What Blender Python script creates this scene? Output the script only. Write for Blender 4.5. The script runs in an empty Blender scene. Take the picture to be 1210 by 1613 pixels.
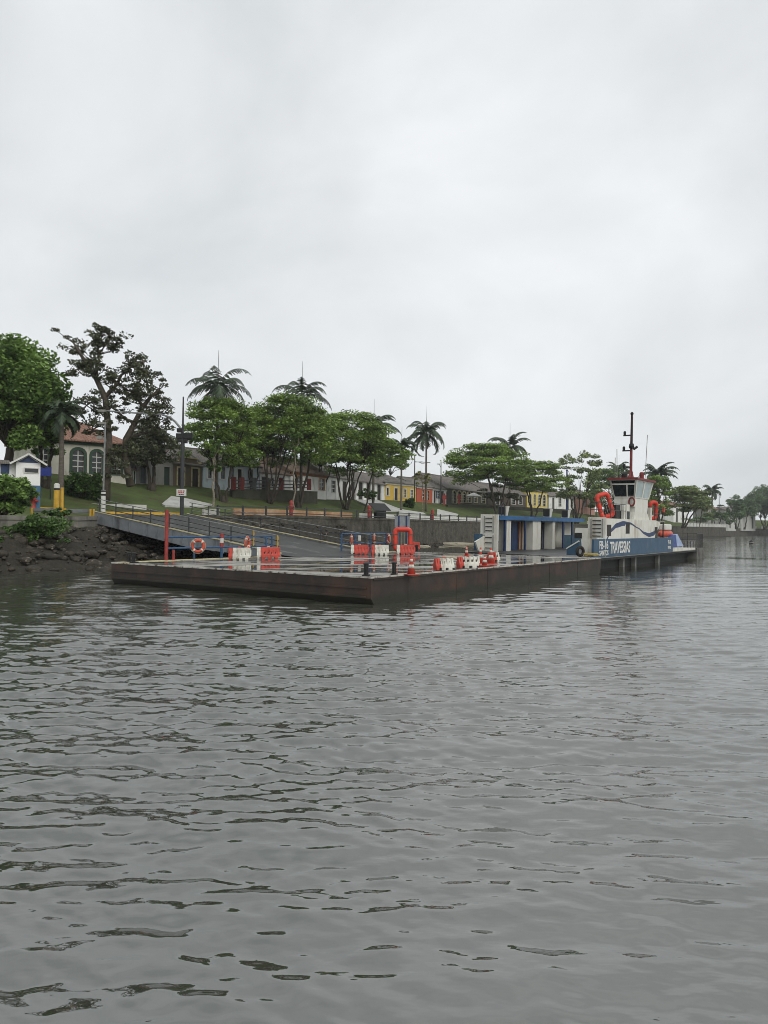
import bpy, math, random
import numpy as np
from mathutils import Vector, Matrix
C = bpy.context.scene
COL = C.collection
R = math.radians
# ------------------------------------------------------------ camera
EYE = Vector((0, 0, 2.7))
F = 1150.0                     # focal length in photo pixels (photo 1210 x 1613)
PITCH, ROLL = R(1.22), R(0.43)
cam = bpy.data.cameras.new('camera')
cam.sensor_fit = 'VERTICAL'; cam.sensor_height = 36; cam.lens = F/1613*36
cam.clip_start = .1; cam.clip_end = 6000
camo = bpy.data.objects.new('camera', cam); COL.objects.link(camo)
CROT = Matrix.Rotation(R(90)+PITCH, 3, 'X') @ Matrix.Rotation(ROLL, 3, 'Z')
camo.matrix_world = Matrix.Translation(EYE) @ CROT.to_4x4()
C.camera = camo
# ------------------------------------------------------------ light
SUN_EL, SUN_AZ = 40, 145
w = bpy.data.worlds.new('World'); C.world = w; w.use_nodes = True
nt = w.node_tree; nt.nodes.clear(); N = nt.nodes.new; Lk = nt.links.new
out = N('ShaderNodeOutputWorld'); bg = N('ShaderNodeBackground'); bg.inputs[1].default_value = .1
sky = N('ShaderNodeTexSky'); sky.sky_type = 'NISHITA'; sky.sun_disc = False
sky.sun_elevation = R(SUN_EL); sky.sun_rotation = R(SUN_AZ)
tc = N('ShaderNodeTexCoord'); mp = N('ShaderNodeMapping'); mp.inputs['Scale'].default_value = (1, 1, 1.5)
mp.inputs['Location'].default_value = (1.35, .1, .75)
n1 = N('ShaderNodeTexNoise'); n1.inputs['Scale'].default_value = 2.3; n1.inputs['Detail'].default_value = 6; n1.inputs['Roughness'].default_value = .5
n1.inputs['Distortion'].default_value = .3
cr = N('ShaderNodeValToRGB'); e = cr.color_ramp.elements
e[0].position = .32; e[0].color = (6.55, 6.95, 7.15, 1); e[1].position = .68; e[1].color = (9.3, 9.5, 9.65, 1)
mx = N('ShaderNodeMix'); mx.data_type = 'RGBA'; mx.inputs[0].default_value = .96
Lk(tc.outputs['Generated'], mp.inputs[0]); Lk(mp.outputs[0], n1.inputs['Vector']); Lk(n1.outputs['Fac'], cr.inputs[0])
sx_ = N('ShaderNodeSeparateXYZ'); Lk(tc.outputs['Generated'], sx_.inputs[0])
mrz = N('ShaderNodeMapRange'); mrz.inputs[1].default_value = .84; mrz.inputs[2].default_value = 1; mrz.inputs[3].default_value = 1; mrz.inputs[4].default_value = 1.3; Lk(sx_.outputs[2], mrz.inputs[0])
vs = N('ShaderNodeVectorMath'); vs.operation = 'SCALE'; Lk(cr.outputs[0], vs.inputs[0]); Lk(mrz.outputs[0], vs.inputs['Scale'])   # an overcast sky is brightest overhead
Lk(sky.outputs[0], mx.inputs['A']); Lk(vs.outputs[0], mx.inputs['B']); Lk(mx.outputs['Result'], bg.inputs[0]); Lk(bg.outputs[0], out.inputs[0])
sl = bpy.data.lights.new('sun', 'SUN'); sl.energy = 1.5; sl.angle = R(40); sl.color = (1, .97, .92)
so = bpy.data.objects.new('sun', sl); COL.objects.link(so)
az = R(SUN_AZ)
so.rotation_euler = Vector((math.sin(az)*math.cos(R(SUN_EL)), math.cos(az)*math.cos(R(SUN_EL)), math.sin(R(SUN_EL)))).to_track_quat('Z', 'Y').to_euler()
C.view_settings.view_transform = 'Standard'; C.view_settings.look = 'None'
C.view_settings.exposure = 0; C.view_settings.gamma = 1; C.view_settings.use_curve_mapping = False
C.render.resolution_x = 768; C.render.resolution_y = 1024
C.cycles.max_bounces = 6; C.cycles.diffuse_bounces = 3; C.cycles.glossy_bounces = 3; C.cycles.transmission_bounces = 3
C.cycles.volume_bounces = 0; C.cycles.filter_width = .9; C.cycles.transparent_max_bounces = 6
# ------------------------------------------------------------ measuring helpers
def ray(px, py):
    return CROT @ Vector(((px-605)/F, (806.5-py)/F, -1))
def at(px, py, Y):                     # the point seen at a photo pixel, Y metres ahead
    d = ray(px, py); return EYE + d*(Y/d.y)
def onz(px, py, z):                    # the point seen at a photo pixel at height z
    d = ray(px, py); return EYE + d*((z-EYE.z)/d.z)
def m_px(Y): return Y/F                # metres per photo pixel at depth Y
# ------------------------------------------------------------ materials
def lin(c):
    if isinstance(c, str):
        c = [int(c[i:i+2], 16)/255 for i in (0, 2, 4)]
    return tuple(((v+.055)/1.055)**2.4 if v > .04045 else v/12.92 for v in c)
MATS = {}
def mat(name, c, rough=.7, c2=None, scale=2., amt=.5, bump=0., bscale=None, spec=.35, metal=0., stretch=(1, 1, 1),
        stain=None, sscale=1.2, sstretch=(1, 1, .25), slo=.5, shi=.75, coat=0):
    """two tones mixed by noise, optional stains with a shape of their own, optional bump"""
    if name in MATS: return MATS[name]
    m = bpy.data.materials.new(name); m.use_nodes = True; MATS[name] = m
    t = m.node_tree; b = t.nodes['Principled BSDF']; n = t.nodes.new; l = t.links.new
    a = lin(c); c2 = lin(c2) if c2 else tuple(v*.72 for v in a)
    tc = n('ShaderNodeTexCoord'); mp = n('ShaderNodeMapping'); mp.inputs['Scale'].default_value = stretch
    l(tc.outputs['Object'], mp.inputs[0])
    no = n('ShaderNodeTexNoise'); no.inputs['Scale'].default_value = scale; no.inputs['Detail'].default_value = 6; no.inputs['Roughness'].default_value = .6
    l(mp.outputs[0], no.inputs['Vector'])
    rp = n('ShaderNodeValToRGB'); rp.color_ramp.elements[0].position = .5-.3*amt-.02; rp.color_ramp.elements[1].position = .5+.3*amt
    rp.color_ramp.elements[0].color = (*c2, 1); rp.color_ramp.elements[1].color = (*a, 1)
    l(no.outputs['Fac'], rp.inputs[0]); last = rp.outputs[0]
    if stain:
        mp2 = n('ShaderNodeMapping'); mp2.inputs['Scale'].default_value = sstretch; mp2.inputs['Location'].default_value = (3, 7, 1)
        l(tc.outputs['Object'], mp2.inputs[0])
        s = n('ShaderNodeTexNoise'); s.inputs['Scale'].default_value = sscale; s.inputs['Detail'].default_value = 7; s.inputs['Roughness'].default_value = .65
        l(mp2.outputs[0], s.inputs['Vector'])
        mr = n('ShaderNodeMapRange'); mr.inputs[1].default_value = slo; mr.inputs[2].default_value = shi; l(s.outputs['Fac'], mr.inputs[0])
        mi = n('ShaderNodeMix'); mi.data_type = 'RGBA'; l(mr.outputs[0], mi.inputs[0]); l(last, mi.inputs['A']); mi.inputs['B'].default_value = (*lin(stain), 1)
        last = mi.outputs['Result']
    l(last, b.inputs['Base Color'])
    b.inputs['Roughness'].default_value = rough; b.inputs['Metallic'].default_value = metal; b.inputs['Specular IOR Level'].default_value = spec
    if coat: b.inputs['Coat Weight'].default_value = coat; b.inputs['Coat Roughness'].default_value = .1
    if bump:
        bn = n('ShaderNodeTexNoise'); bn.inputs['Scale'].default_value = bscale or scale*3; bn.inputs['Detail'].default_value = 5
        l(mp.outputs[0], bn.inputs['Vector'])
        bu = n('ShaderNodeBump'); bu.inputs['Distance'].default_value = bump; bu.inputs['Strength'].default_value = .8
        l(bn.outputs['Fac'], bu.inputs['Height']); l(bu.outputs[0], b.inputs['Normal'])
    return m
def leafmat(name, dark, light, patch=.5, thru=.25):
    """leaves: each leaf its own tone, whole sprays lighter or darker"""
    if name in MATS: return MATS[name]
    m = bpy.data.materials.new(name); m.use_nodes = True; MATS[name] = m
    t = m.node_tree; t.nodes.clear(); n = t.nodes.new; l = t.links.new
    o = n('ShaderNodeOutputMaterial'); g = n('ShaderNodeNewGeometry'); tc = n('ShaderNodeTexCoord')
    no = n('ShaderNodeTexNoise'); no.inputs['Scale'].default_value = patch; no.inputs['Detail'].default_value = 3
    l(tc.outputs['Object'], no.inputs['Vector'])
    ma = n('ShaderNodeMath'); ma.operation = 'MULTIPLY_ADD'; ma.inputs[1].default_value = .55; l(g.outputs['Random Per Island'], ma.inputs[0])
    mb = n('ShaderNodeMath'); mb.operation = 'MULTIPLY_ADD'; mb.inputs[1].default_value = 1.3; mb.inputs[2].default_value = -.42; l(no.outputs['Fac'], mb.inputs[0]); l(mb.outputs[0], ma.inputs[2])
    rp = n('ShaderNodeValToRGB'); rp.color_ramp.elements[0].position = .1; rp.color_ramp.elements[1].position = .85
    rp.color_ramp.elements[0].color = (*lin(dark), 1); rp.color_ramp.elements[1].color = (*lin(light), 1); l(ma.outputs[0], rp.inputs[0])
    p = n('ShaderNodeBsdfPrincipled'); p.inputs['Roughness'].default_value = .5; p.inputs['Specular IOR Level'].default_value = .35; l(rp.outputs[0], p.inputs['Base Color'])
    tr = n('ShaderNodeBsdfTranslucent'); l(rp.outputs[0], tr.inputs[0])
    mi = n('ShaderNodeMixShader'); mi.inputs[0].default_value = thru; l(p.outputs[0], mi.inputs[1]); l(tr.outputs[0], mi.inputs[2]); l(mi.outputs[0], o.inputs[0])
    return m
# ------------------------------------------------------------ objects
def tag(o, label=None, cat=None, group=None, kind=None):
    if label: o['label'] = label
    if cat: o['category'] = cat
    if group: o['group'] = group
    if kind: o['kind'] = kind
    return o
def thing(name, label, cat, loc=(0, 0, 0), rz=0, group=None):
    o = bpy.data.objects.new(name, None); o.empty_display_size = .3; COL.objects.link(o)
    o.location = loc; o.rotation_euler = (0, 0, rz)
    return tag(o, label, cat, group)
def link_mesh(name, me, m=None, parent=None, loc=None, rz=0):
    if m is not None: me.materials.append(m)
    o = bpy.data.objects.new(name, me); COL.objects.link(o)
    if parent is not None: o.parent = parent
    if loc is not None: o.location = loc
    if rz: o.rotation_euler = (0, 0, rz)
    return o
def children_of(o): return [c for c in bpy.data.objects if c.parent == o]
def dup(o, loc=None, rz=None, label=None, parent=None, scale=None):
    c = o.copy(); COL.objects.link(c)
    if parent is not None: c.parent = parent
    if loc is not None: c.location = loc
    if rz is not None: c.rotation_euler = (0, 0, rz)
    if scale is not None: c.scale = scale
    if label: c['label'] = label
    for ch in children_of(o): dup(ch, parent=c)
    return c
class MB:
    """collects boxes, bars, tubes and sheets; build() links them as ONE mesh object"""
    def __init__(s): s.v = []; s.f = []
    def add(s, vs, fs):
        k = len(s.v); s.v += [tuple(v) for v in vs]; s.f += [tuple(i+k for i in f) for f in fs]; return s
    def box(s, x0, x1, y0, y1, z0, z1, M=None):
        vs = [Vector((x, y, z)) for z in (z0, z1) for y in (y0, y1) for x in (x0, x1)]
        if M is not None: vs = [M @ v for v in vs]
        return s.add(vs, [(0, 2, 3, 1), (4, 5, 7, 6), (0, 1, 5, 4), (2, 6, 7, 3), (0, 4, 6, 2), (1, 3, 7, 5)])
    def bar(s, p, q, a, b=None):                       # square bar p -> q
        p, q = Vector(p), Vector(q); b = b or a; d = (q-p).normalized()
        u = d.cross(Vector((0, 0, 1)));  u = Vector((1, 0, 0)) if u.length < 1e-4 else u.normalized(); v = u.cross(d)
        vs = [c + u*i*a/2 + v*j*b/2 for c in (p, q) for i, j in ((-1, -1), (1, -1), (1, 1), (-1, 1))]
        return s.add(vs, [(0, 1, 2, 3), (7, 6, 5, 4), (0, 4, 5, 1), (1, 5, 6, 2), (2, 6, 7, 3), (3, 7, 4, 0)])
    def tube(s, pts, r, n=8, closed=False, caps=True):
        pts = [Vector(p) for p in pts]; k = len(pts); rs = r if isinstance(r, (list, tuple)) else [r]*k
        vs = []; fs = []; u = None
        for i, p in enumerate(pts):
            a = pts[i-1] if (i > 0 or closed) else p; b = pts[(i+1) % k] if (i < k-1 or closed) else p
            d = (b-a).normalized()
            if u is None:
                u = d.cross(Vector((.13, .2, 1)));  u = Vector((1, 0, 0)) if u.length < .05 else u
            u = (u-d*u.dot(d)).normalized(); v = d.cross(u)
            vs += [p+(u*math.cos(t)+v*math.sin(t))*rs[i] for t in (2*math.pi*j/n for j in range(n))]
        for i in range(k if closed else k-1):
            for j in range(n):
                a, b = i*n+j, i*n+(j+1) % n; c, d = ((i+1) % k)*n+(j+1) % n, ((i+1) % k)*n+j
                fs.append((a, b, c, d))
        if caps and not closed: fs += [tuple(range(n-1, -1, -1)), tuple((k-1)*n+j for j in range(n))]
        return s.add(vs, fs)
    def lathe(s, prof, n=16, c=(0, 0, 0)):             # profile of (radius, z)
        vs = []; fs = []; k = len(prof)
        for r, z in prof: vs += [(c[0]+r*math.cos(2*math.pi*j/n), c[1]+r*math.sin(2*math.pi*j/n), c[2]+z) for j in range(n)]
        for i in range(k-1):
            for j in range(n): fs.append((i*n+j, i*n+(j+1) % n, (i+1)*n+(j+1) % n, (i+1)*n+j))
        fs += [tuple(range(n-1, -1, -1)), tuple((k-1)*n+j for j in range(n))]
        return s.add(vs, fs)
    def prism(s, poly, off):                           # polygon of 3-D points swept by a vector
        p = [Vector(a) for a in poly]; o = Vector(off); k = len(p)
        fs = [tuple(range(k-1, -1, -1)), tuple(range(k, 2*k))]+[(i, (i+1) % k, (i+1) % k+k, i+k) for i in range(k)]
        return s.add(p+[a+o for a in p], fs)
    def build(s, name, m, parent=None, loc=None, rz=0, smooth=False, bevel=0):
        me = bpy.data.meshes.new(name); me.from_pydata(s.v, [], s.f); me.update()
        if smooth: me.shade_smooth()
        o = link_mesh(name, me, m, parent, loc, rz)
        if bevel:
            md = o.modifiers.new('bevel', 'BEVEL'); md.width = bevel; md.segments = 2; md.limit_method = 'ANGLE'
        return o
def npmesh(name, V, Fq, smooth=False):
    me = bpy.data.meshes.new(name); V = np.asarray(V, np.float32); Fq = np.asarray(Fq, np.int32)
    nf, k = Fq.shape
    me.vertices.add(len(V)); me.vertices.foreach_set('co', V.ravel())
    me.loops.add(nf*k); me.loops.foreach_set('vertex_index', Fq.ravel())
    me.polygons.add(nf); me.polygons.foreach_set('loop_start', np.arange(nf, dtype=np.int32)*k)
    me.polygons.foreach_set('loop_total', np.full(nf, k, np.int32)); me.update(calc_edges=True)
    if smooth: me.polygons.foreach_set('use_smooth', np.ones(nf, bool))
    return me
def text_part(name, s, size, m, parent, origin, xdir, updir, depth=.012, sx=1.):
    cu = bpy.data.curves.new('lettering', 'FONT'); cu.body = s; cu.size = size; cu.extrude = depth
    cu.offset = size*.018
    tmp = bpy.data.objects.new('lettering', cu); COL.objects.link(tmp)
    dg = bpy.context.evaluated_depsgraph_get(); dg.update()
    me = bpy.data.meshes.new_from_object(tmp.evaluated_get(dg)); bpy.data.objects.remove(tmp)
    x = Vector(xdir).normalized(); u = Vector(updir).normalized(); nrm = x.cross(u)
    M4 = Matrix((x*sx, u, nrm)).transposed().to_4x4(); M4.translation = Vector(origin)
    me.transform(M4); me.materials.clear()
    return link_mesh(name, me, m, parent)
def vnoise(x, y, seed=0):                              # smooth value noise, numpy
    xi = np.floor(x).astype(np.int64); yi = np.floor(y).astype(np.int64); fx = x-xi; fy = y-yi
    def h(a, b):
        n = (a*374761393+b*668265263+seed*982451653) & 0x7fffffff
        n = ((n ^ (n >> 13))*1274126177) & 0x7fffffff
        return ((n ^ (n >> 16)) & 0xffff)/65535.
    u = fx*fx*(3-2*fx); v = fy*fy*(3-2*fy)
    return (h(xi, yi)*(1-u)+h(xi+1, yi)*u)*(1-v)+(h(xi, yi+1)*(1-u)+h(xi+1, yi+1)*u)*v
# ============================================================ SETTING: water, land, walls
rng = np.random.default_rng(7)
def water():
    th = np.concatenate([np.linspace(-180, -40, 50)[:-1], np.linspace(-40, 40, 640), np.linspace(40, 180, 50)[1:-1]])
    th = np.radians(th); nt_ = len(th)
    r = [1.6]
    while r[-1] < 75: r.append(r[-1]*1.0038)
    while r[-1] < 5000: r.append(r[-1]*1.09)
    r = np.array(r); nr = len(r)
    X = r[:, None]*np.sin(th)[None]; Y = r[:, None]*np.cos(th)[None]
    dr = np.gradient(r)[:, None]
    Z = np.zeros_like(X)
    # patches: livelier on the left and in front of the pontoon, calmer towards the open right
    patch = vnoise(X/7+40, Y/11+40, 3)*.6+vnoise(X/2.6+10, Y/4+10, 5)*.4
    live = .42+.75*patch
    calm = 1/(1+np.exp((X-Y*.22-1.5)/2.5))
    live = live*(.5+.55*calm)
    fade = np.clip((70-r)/35, 0, 1)[:, None]
    rr_ = r[:, None]; near_short = .5+.5*np.clip((rr_-5)/9, 0, 1); near_mid = .58+.42*np.clip((rr_-5)/8, 0, 1); near_long = 2.6-1.6*np.clip((rr_-5)/9, 0, 1)
    for i in range(130):
        if i < 12: lam = rng.uniform(1.2, 3.0); slope = .010
        elif i < 40: lam = rng.uniform(.4, 1.1); slope = .030
        else: lam = rng.uniform(.13, .42); slope = .037
        a = R(rng.normal(94, 27 if i > 12 else 22)); k = 2*math.pi/lam
        amp = slope/k*rng.uniform(.6, 1.3)
        att = np.clip((lam/dr-2.5)/3, 0, 1)*(near_long if i < 12 else near_mid if i < 40 else near_short)
        ph = k*(X*math.cos(a)+Y*math.sin(a))+rng.uniform(0, 6.28)+1.3*vnoise(X/3+i*7, Y/3+i*3, i)
        Z += amp*att*(np.sin(ph)+.22*np.sin(2*ph+.6))*(live if i >= 12 else .75+.3*live)
    Z *= fade
    V = np.stack([X.ravel(), Y.ravel(), Z.ravel()], 1)
    V = np.concatenate([V, [[0, 0, 0]]])
    i, j = np.meshgrid(np.arange(nr-1), np.arange(nt_), indexing='ij'); j2 = (j+1) % nt_
    # seen from above: theta runs clockwise
    Fq = np.stack([i*nt_+j, (i+1)*nt_+j, (i+1)*nt_+j2, i*nt_+j2], -1).reshape(-1, 4)
    cap = [[len(V)-1, a, (a+1) % nt_, (a+1) % nt_] for a in range(nt_)]
    me = npmesh('water', V, Fq, True)
    m = bpy.data.materials.new('river water'); m.use_nodes = True; t = m.node_tree; b = t.nodes['Principled BSDF']; n = t.nodes.new; l = t.links.new
    b.inputs['Base Color'].default_value = (.041, .044, .033, 1); b.inputs['Roughness'].default_value = .03; b.inputs['IOR'].default_value = 2.6
    tcn = n('ShaderNodeTexCoord'); mp = n('ShaderNodeMapping'); mp.inputs['Scale'].default_value = (.8, 1.7, 1); mp.inputs['Rotation'].default_value = (0, 0, R(8))
    l(tcn.outputs['Object'], mp.inputs[0])
    a = n('ShaderNodeTexNoise'); a.inputs['Scale'].default_value = 2.6; a.inputs['Detail'].default_value = 3; a.inputs['Roughness'].default_value = .5; l(mp.outputs[0], a.inputs['Vector'])
    p = n('ShaderNodeTexNoise'); p.inputs['Scale'].default_value = .12; p.inputs['Detail'].default_value = 2; l(tcn.outputs['Object'], p.inputs['Vector'])
    mr = n('ShaderNodeMapRange'); mr.inputs[1].default_value = .35; mr.inputs[2].default_value = .7; mr.inputs[3].default_value = .15; mr.inputs[4].default_value = 1; l(p.outputs['Fac'], mr.inputs[0])
    mu = n('ShaderNodeMath'); mu.operation = 'MULTIPLY'; l(a.outputs['Fac'], mu.inputs[0]); l(mr.outputs[0], mu.inputs[1])
    bu = n('ShaderNodeBump'); bu.inputs['Distance'].default_value = .045; bu.inputs['Strength'].default_value = .6; l(mu.outputs[0], bu.inputs['Height']); l(bu.outputs[0], b.inputs['Normal'])
    o = link_mesh('water', me, m); tag(o, 'grey green rippled river water', None, None, 'structure')
water()
# shoreline: front edge of the quay top (x, y, top height, bank width)
SH = [(-75, 26, 3.2, 6), (-40, 38, 3.2, 6), (-25, 44.5, 3.2, 5.5), (-21, 50, 3.2, 7.5), (-20.3, 55.6, 3.35, 10), (-17.9, 59.4, 3.5, 11), (-9.5, 75, 3.8, 4), (14, 119, 3.75, 1.6), (64, 191, 3.7, 1.8), (117, 266, 3.7, 2), (139, 297, 3.7, 3)]
SHF = [(160, 345, 3.6, 3), (205, 402, 3.6, 3), (330, 430, 3.6, 3), (900, 470, 3.6, 3)]
def resample(P, step):
    o = []
    for a, b in zip(P[:-1], P[1:]):
        d = math.hypot(b[0]-a[0], b[1]-a[1]); n = max(1, int(d/step))
        for i in range(n): o.append(tuple(a[k]+(b[k]-a[k])*i/n for k in range(len(a))))
    o.append(tuple(P[-1])); return o
def normals(P):
    o = []
    for i in range(len(P)):
        a = P[max(0, i-3)]; b = P[min(len(P)-1, i+3)]; d = math.hypot(b[0]-a[0], b[1]-a[1]); o.append((-(b[1]-a[1])/d, (b[0]-a[0])/d))
    return o
TERR, TEND = 8.4, 23
def land_z(t, top):
    if t <= 5: return top
    if t >= TEND: return TERR+min(t-TEND, 60)*.02
    u = (t-5)/(TEND-5); return top+(TERR-top)*(u*u*(3-2*u)*.25+u*.75)
SALL = SH+SHF
SR = resample(SALL, 3); SN = normals(SR)
def shore_st(x, y):
    best = None
    for a, b in zip(SALL[:-1], SALL[1:]):
        dx, dy = b[0]-a[0], b[1]-a[1]; L2 = dx*dx+dy*dy
        u = min(1, max(0, ((x-a[0])*dx+(y-a[1])*dy)/L2)); qx, qy = a[0]+u*dx, a[1]+u*dy
        d = math.hypot(x-qx, y-qy); s = (x-qx)*-dy+(y-qy)*dx
        if best is None or d < best[0]: best = (d, d if s >= 0 else -d, a[2]+u*(b[2]-a[2]))
    return best[1], best[2]
def ground(x, y):
    t, top = shore_st(x, y); return land_z(t, top)
def on_ground(px, py, y0=30, y1=400):                  # where a pixel's line of sight meets the land
    d = ray(px, py); d /= d.y; Y = y0; prev = None
    while Y < y1:
        p = EYE+d*Y; t, top = shore_st(p.x, p.y)
        if t > .3 and p.z <= land_z(t, top): return Vector((p.x, p.y, land_z(t, top)))
        Y += .25
    return EYE+d*y1
grass = mat('rough grass', '59663d', .95, '434b2d', .35, .8, .08, 6, stain='4a4236', sscale=.5, sstretch=(1, 1, 1), slo=.52, shi=.72, spec=.1)
TS = [.3, 2, 3.6, 5, 6, 7.5, 9, 10.5, 12, 13.5, 15, 16.5, 18, 20, 22, 26, 34, 50, 82, 160, 400]
V = []; Fq = []
for (x, y, top, bw), (nx, ny) in zip(SR, SN):
    for t in TS:
        z = land_z(t, top)+(.12*(vnoise(np.array(x/2.5+50), np.array(y/2.5+t/2+50), 2)-.5) if 5.5 < t < 19 else 0)
        V.append((x+nx*t, y+ny*t, float(z)))
k = len(TS)
for i in range(len(SR)-1):
    for j in range(k-1): Fq.append((i*k+j, (i+1)*k+j, (i+1)*k+j+1, i*k+j+1))
tag(link_mesh('ground', npmesh('ground', V, Fq, True), grass), 'sloping grass bank and terrace behind the quay', None, None, 'structure')
def strip(name, P, N_, t0, t1, dz, m, label, kind='structure', z=None):
    V = []; Fq = []
    for (x, y, top, bw), (nx, ny) in zip(P, N_):
        for t in (t0, t1): V.append((x+nx*t, y+ny*t, (land_z(t, top) if z is None else z)+dz))
    for i in range(len(P)-1): Fq.append((2*i, 2*i+2, 2*i+3, 2*i+1))
    return tag(link_mesh(name, npmesh(name, V, Fq), m), label, None, None, kind)
SQ = [p for p in SR]; 
pave = mat('wet paving', '8d8c86', .35, '6f6e69', .8, .7, .01, 6)
strip('promenade', SQ, SN, .32, 4.9, .004, pave, 'paved promenade along the quay')
strip('street', SQ, SN, 23, 26, .004, mat('cobbles', '7a756c', .6, '5d5952', 3, .6, .02, 12), 'street in front of the houses')
# quay walls -------------------------------------------------
stone = mat('dark quay masonry', '5d594f', .85, '35332d', 1.6, .9, .12, 3.5, stain='26251f', sscale=.5, sstretch=(1, 1, .6), slo=.5, shi=.7, spec=.2)
def wall(name, P, N_, label, m, thick=.6, low=-.8, coping=.1, cat='sea wall', batter=.35):
    V = []; Fq = []
    for i, ((x, y, top, bw), (nx, ny)) in enumerate(zip(P, N_)):
        j = .05*math.sin(i*1.7)
        for t, z in ((-batter, low), (-batter*.55+j*.5, (low+top)/2), (-.05, top-.18), (-.12, top-.18), (-.12, top+coping), (thick*.5, top+coping), (thick*.5, low)):
            V.append((x+nx*t, y+ny*t, z))
    k = 7
    for i in range(len(P)-1):
        for j in range(k-1): Fq.append((i*k+j, (i+1)*k+j, (i+1)*k+j+1, i*k+j+1))
    V2 = V; F2 = [tuple(f) for f in Fq]+[tuple(range(k)), tuple((len(P)-1)*k+j for j in range(k-1, -1, -1))]
    me = bpy.data.meshes.new(name); me.from_pydata(V2, [], F2); me.update()
    return tag(link_mesh(name, me, m), label, cat)
iA = next(i for i, p in enumerate(SR) if p[1] > 58.5 and p[0] > -19); iB = next(i for i, p in enumerate(SR) if p[1] >= 297); iC = next(i for i, p in enumerate(SR) if p[1] >= 345)
conc = mat('old concrete', '86837a', .85, '66635b', 1.3, .7, .02, 8, stain='46443d', sscale=1.5, slo=.48, shi=.7)
wall('sea_wall', SR[:iA+1], SN[:iA+1], 'weathered concrete quay edge above the rocks on the left', conc, low=1.2, batter=.1)
wall('sea_wall', SR[iA:iB+1], SN[iA:iB+1], 'long dark stone sea wall below the promenade railing', stone)
wall('sea_wall', SR[iC:], SN[iC:], 'far stone sea wall across the open water at the right edge', stone)
# rocky foreshore --------------------------------------------
mud = mat('wet mud and stones', '3a352b', .7, '1d1b17', 1.5, .9, .2, 4, spec=.25)
PB = [p for p in resample(SH, .6) if p[0] > -48]; NB = normals(PB)
V = []; Fq = []; K = 44
for (x, y, top, bw), (nx, ny) in zip(PB, NB):
    for j in range(K):
        f = j/(K-1); t = -.0-f*(bw+2.2); h = .8*top if bw > 3.5 else .5
        z = h*(1-f*(bw+2.2)/bw)
        px_, py_ = x+nx*t, y+ny*t
        z += (.35*abs(2*float(vnoise(np.array(px_*1.6+70), np.array(py_*1.6+70), 14))-1)*-1+.12*(2*float(vnoise(np.array(px_*9+70), np.array(py_*9+70), 16))-1)+.17*(2*float(vnoise(np.array(px_*4.5+70), np.array(py_*4.5+70), 15))-1)+.55*(float(vnoise(np.array(px_*.8+90), np.array(py_*.8+90), 11))-.5)+.3*(float(vnoise(np.array(px_*2.2+90), np.array(py_*2.2+90), 12))-.5))*min(1, f*6)*(1 if bw > 3.5 else .5)
        V.append((px_, py_, z))
for i in range(len(PB)-1):
    for j in range(K-1): Fq.append((i*K+j, i*K+j+1, (i+1)*K+j+1, (i+1)*K+j))
tag(link_mesh('foreshore', npmesh('foreshore', V, Fq, False), mud), 'muddy rocky foreshore at the foot of the quay', None, None, 'structure')
def boulders(name, label, spots, m):
    import bmesh
    bm = bmesh.new(); bmesh.ops.create_icosphere(bm, subdivisions=2, radius=1); bm.verts.ensure_lookup_table()
    bv = np.array([v.co[:] for v in bm.verts]); bf = np.array([[v.index for v in f.verts] for f in bm.faces]); bm.free()
    Vs = []; Fs = []
    for i, (x, y, z, s) in enumerate(spots):
        q = bv*(1+.55*(vnoise(bv[:, 0]*1.3+bv[:, 2]*.9+i*3.1+60, bv[:, 1]*1.4-bv[:, 2]*.8+60, i)-.5))[:, None]
        a = rng.uniform(0, 6.28); sc = s*np.array([rng.uniform(.7, 1.4), rng.uniform(.6, 1.1), rng.uniform(.4, .8)])
        q = q*sc; q = np.stack([q[:, 0]*math.cos(a)-q[:, 1]*math.sin(a), q[:, 0]*math.sin(a)+q[:, 1]*math.cos(a), q[:, 2]], 1)
        Fs.append(bf+len(bv)*i); Vs.append(q+np.array([x, y, z]))
    o = link_mesh(name, npmesh(name, np.concatenate(Vs), np.concatenate(Fs)), m); tag(o, label, 'rocks', None, 'stuff')
sp = []
left_i = [i for i, p in enumerate(PB) if -27 < p[0] < -11]; right_i = [i for i, p in enumerate(PB) if p[0] >= -11 and p[1] < 200]
for q_ in range(1500):
    i = int(rng.choice(left_i if q_ < 1150 else right_i)); x, y, top, bw = PB[i]
    f = rng.uniform(.02, 1.05); nx, ny = NB[i]; z = (.8*top if bw > 3.5 else .5)*(1-f)
    if q_ % 3 == 2: sp.append((x-nx*f*bw+.4, y-ny*f*bw+.3, z+.05, rng.uniform(.05, .13)))
    sp.append((x-nx*f*bw, y-ny*f*bw, z+.02, .08+.42*rng.uniform(0, 1)**2.2*(1 if bw > 3.5 else .7)))
rock = mat('shore rock', '443e34', .65, '1d1a16', 1.6, .9, .1, 6, stain='8f877a', sscale=3.2, sstretch=(1, 1, 1), slo=.58, shi=.7, spec=.3)
boulders('shore_rocks', 'dark wet rocks heaped below the quay on the left', sp, rock)
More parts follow.
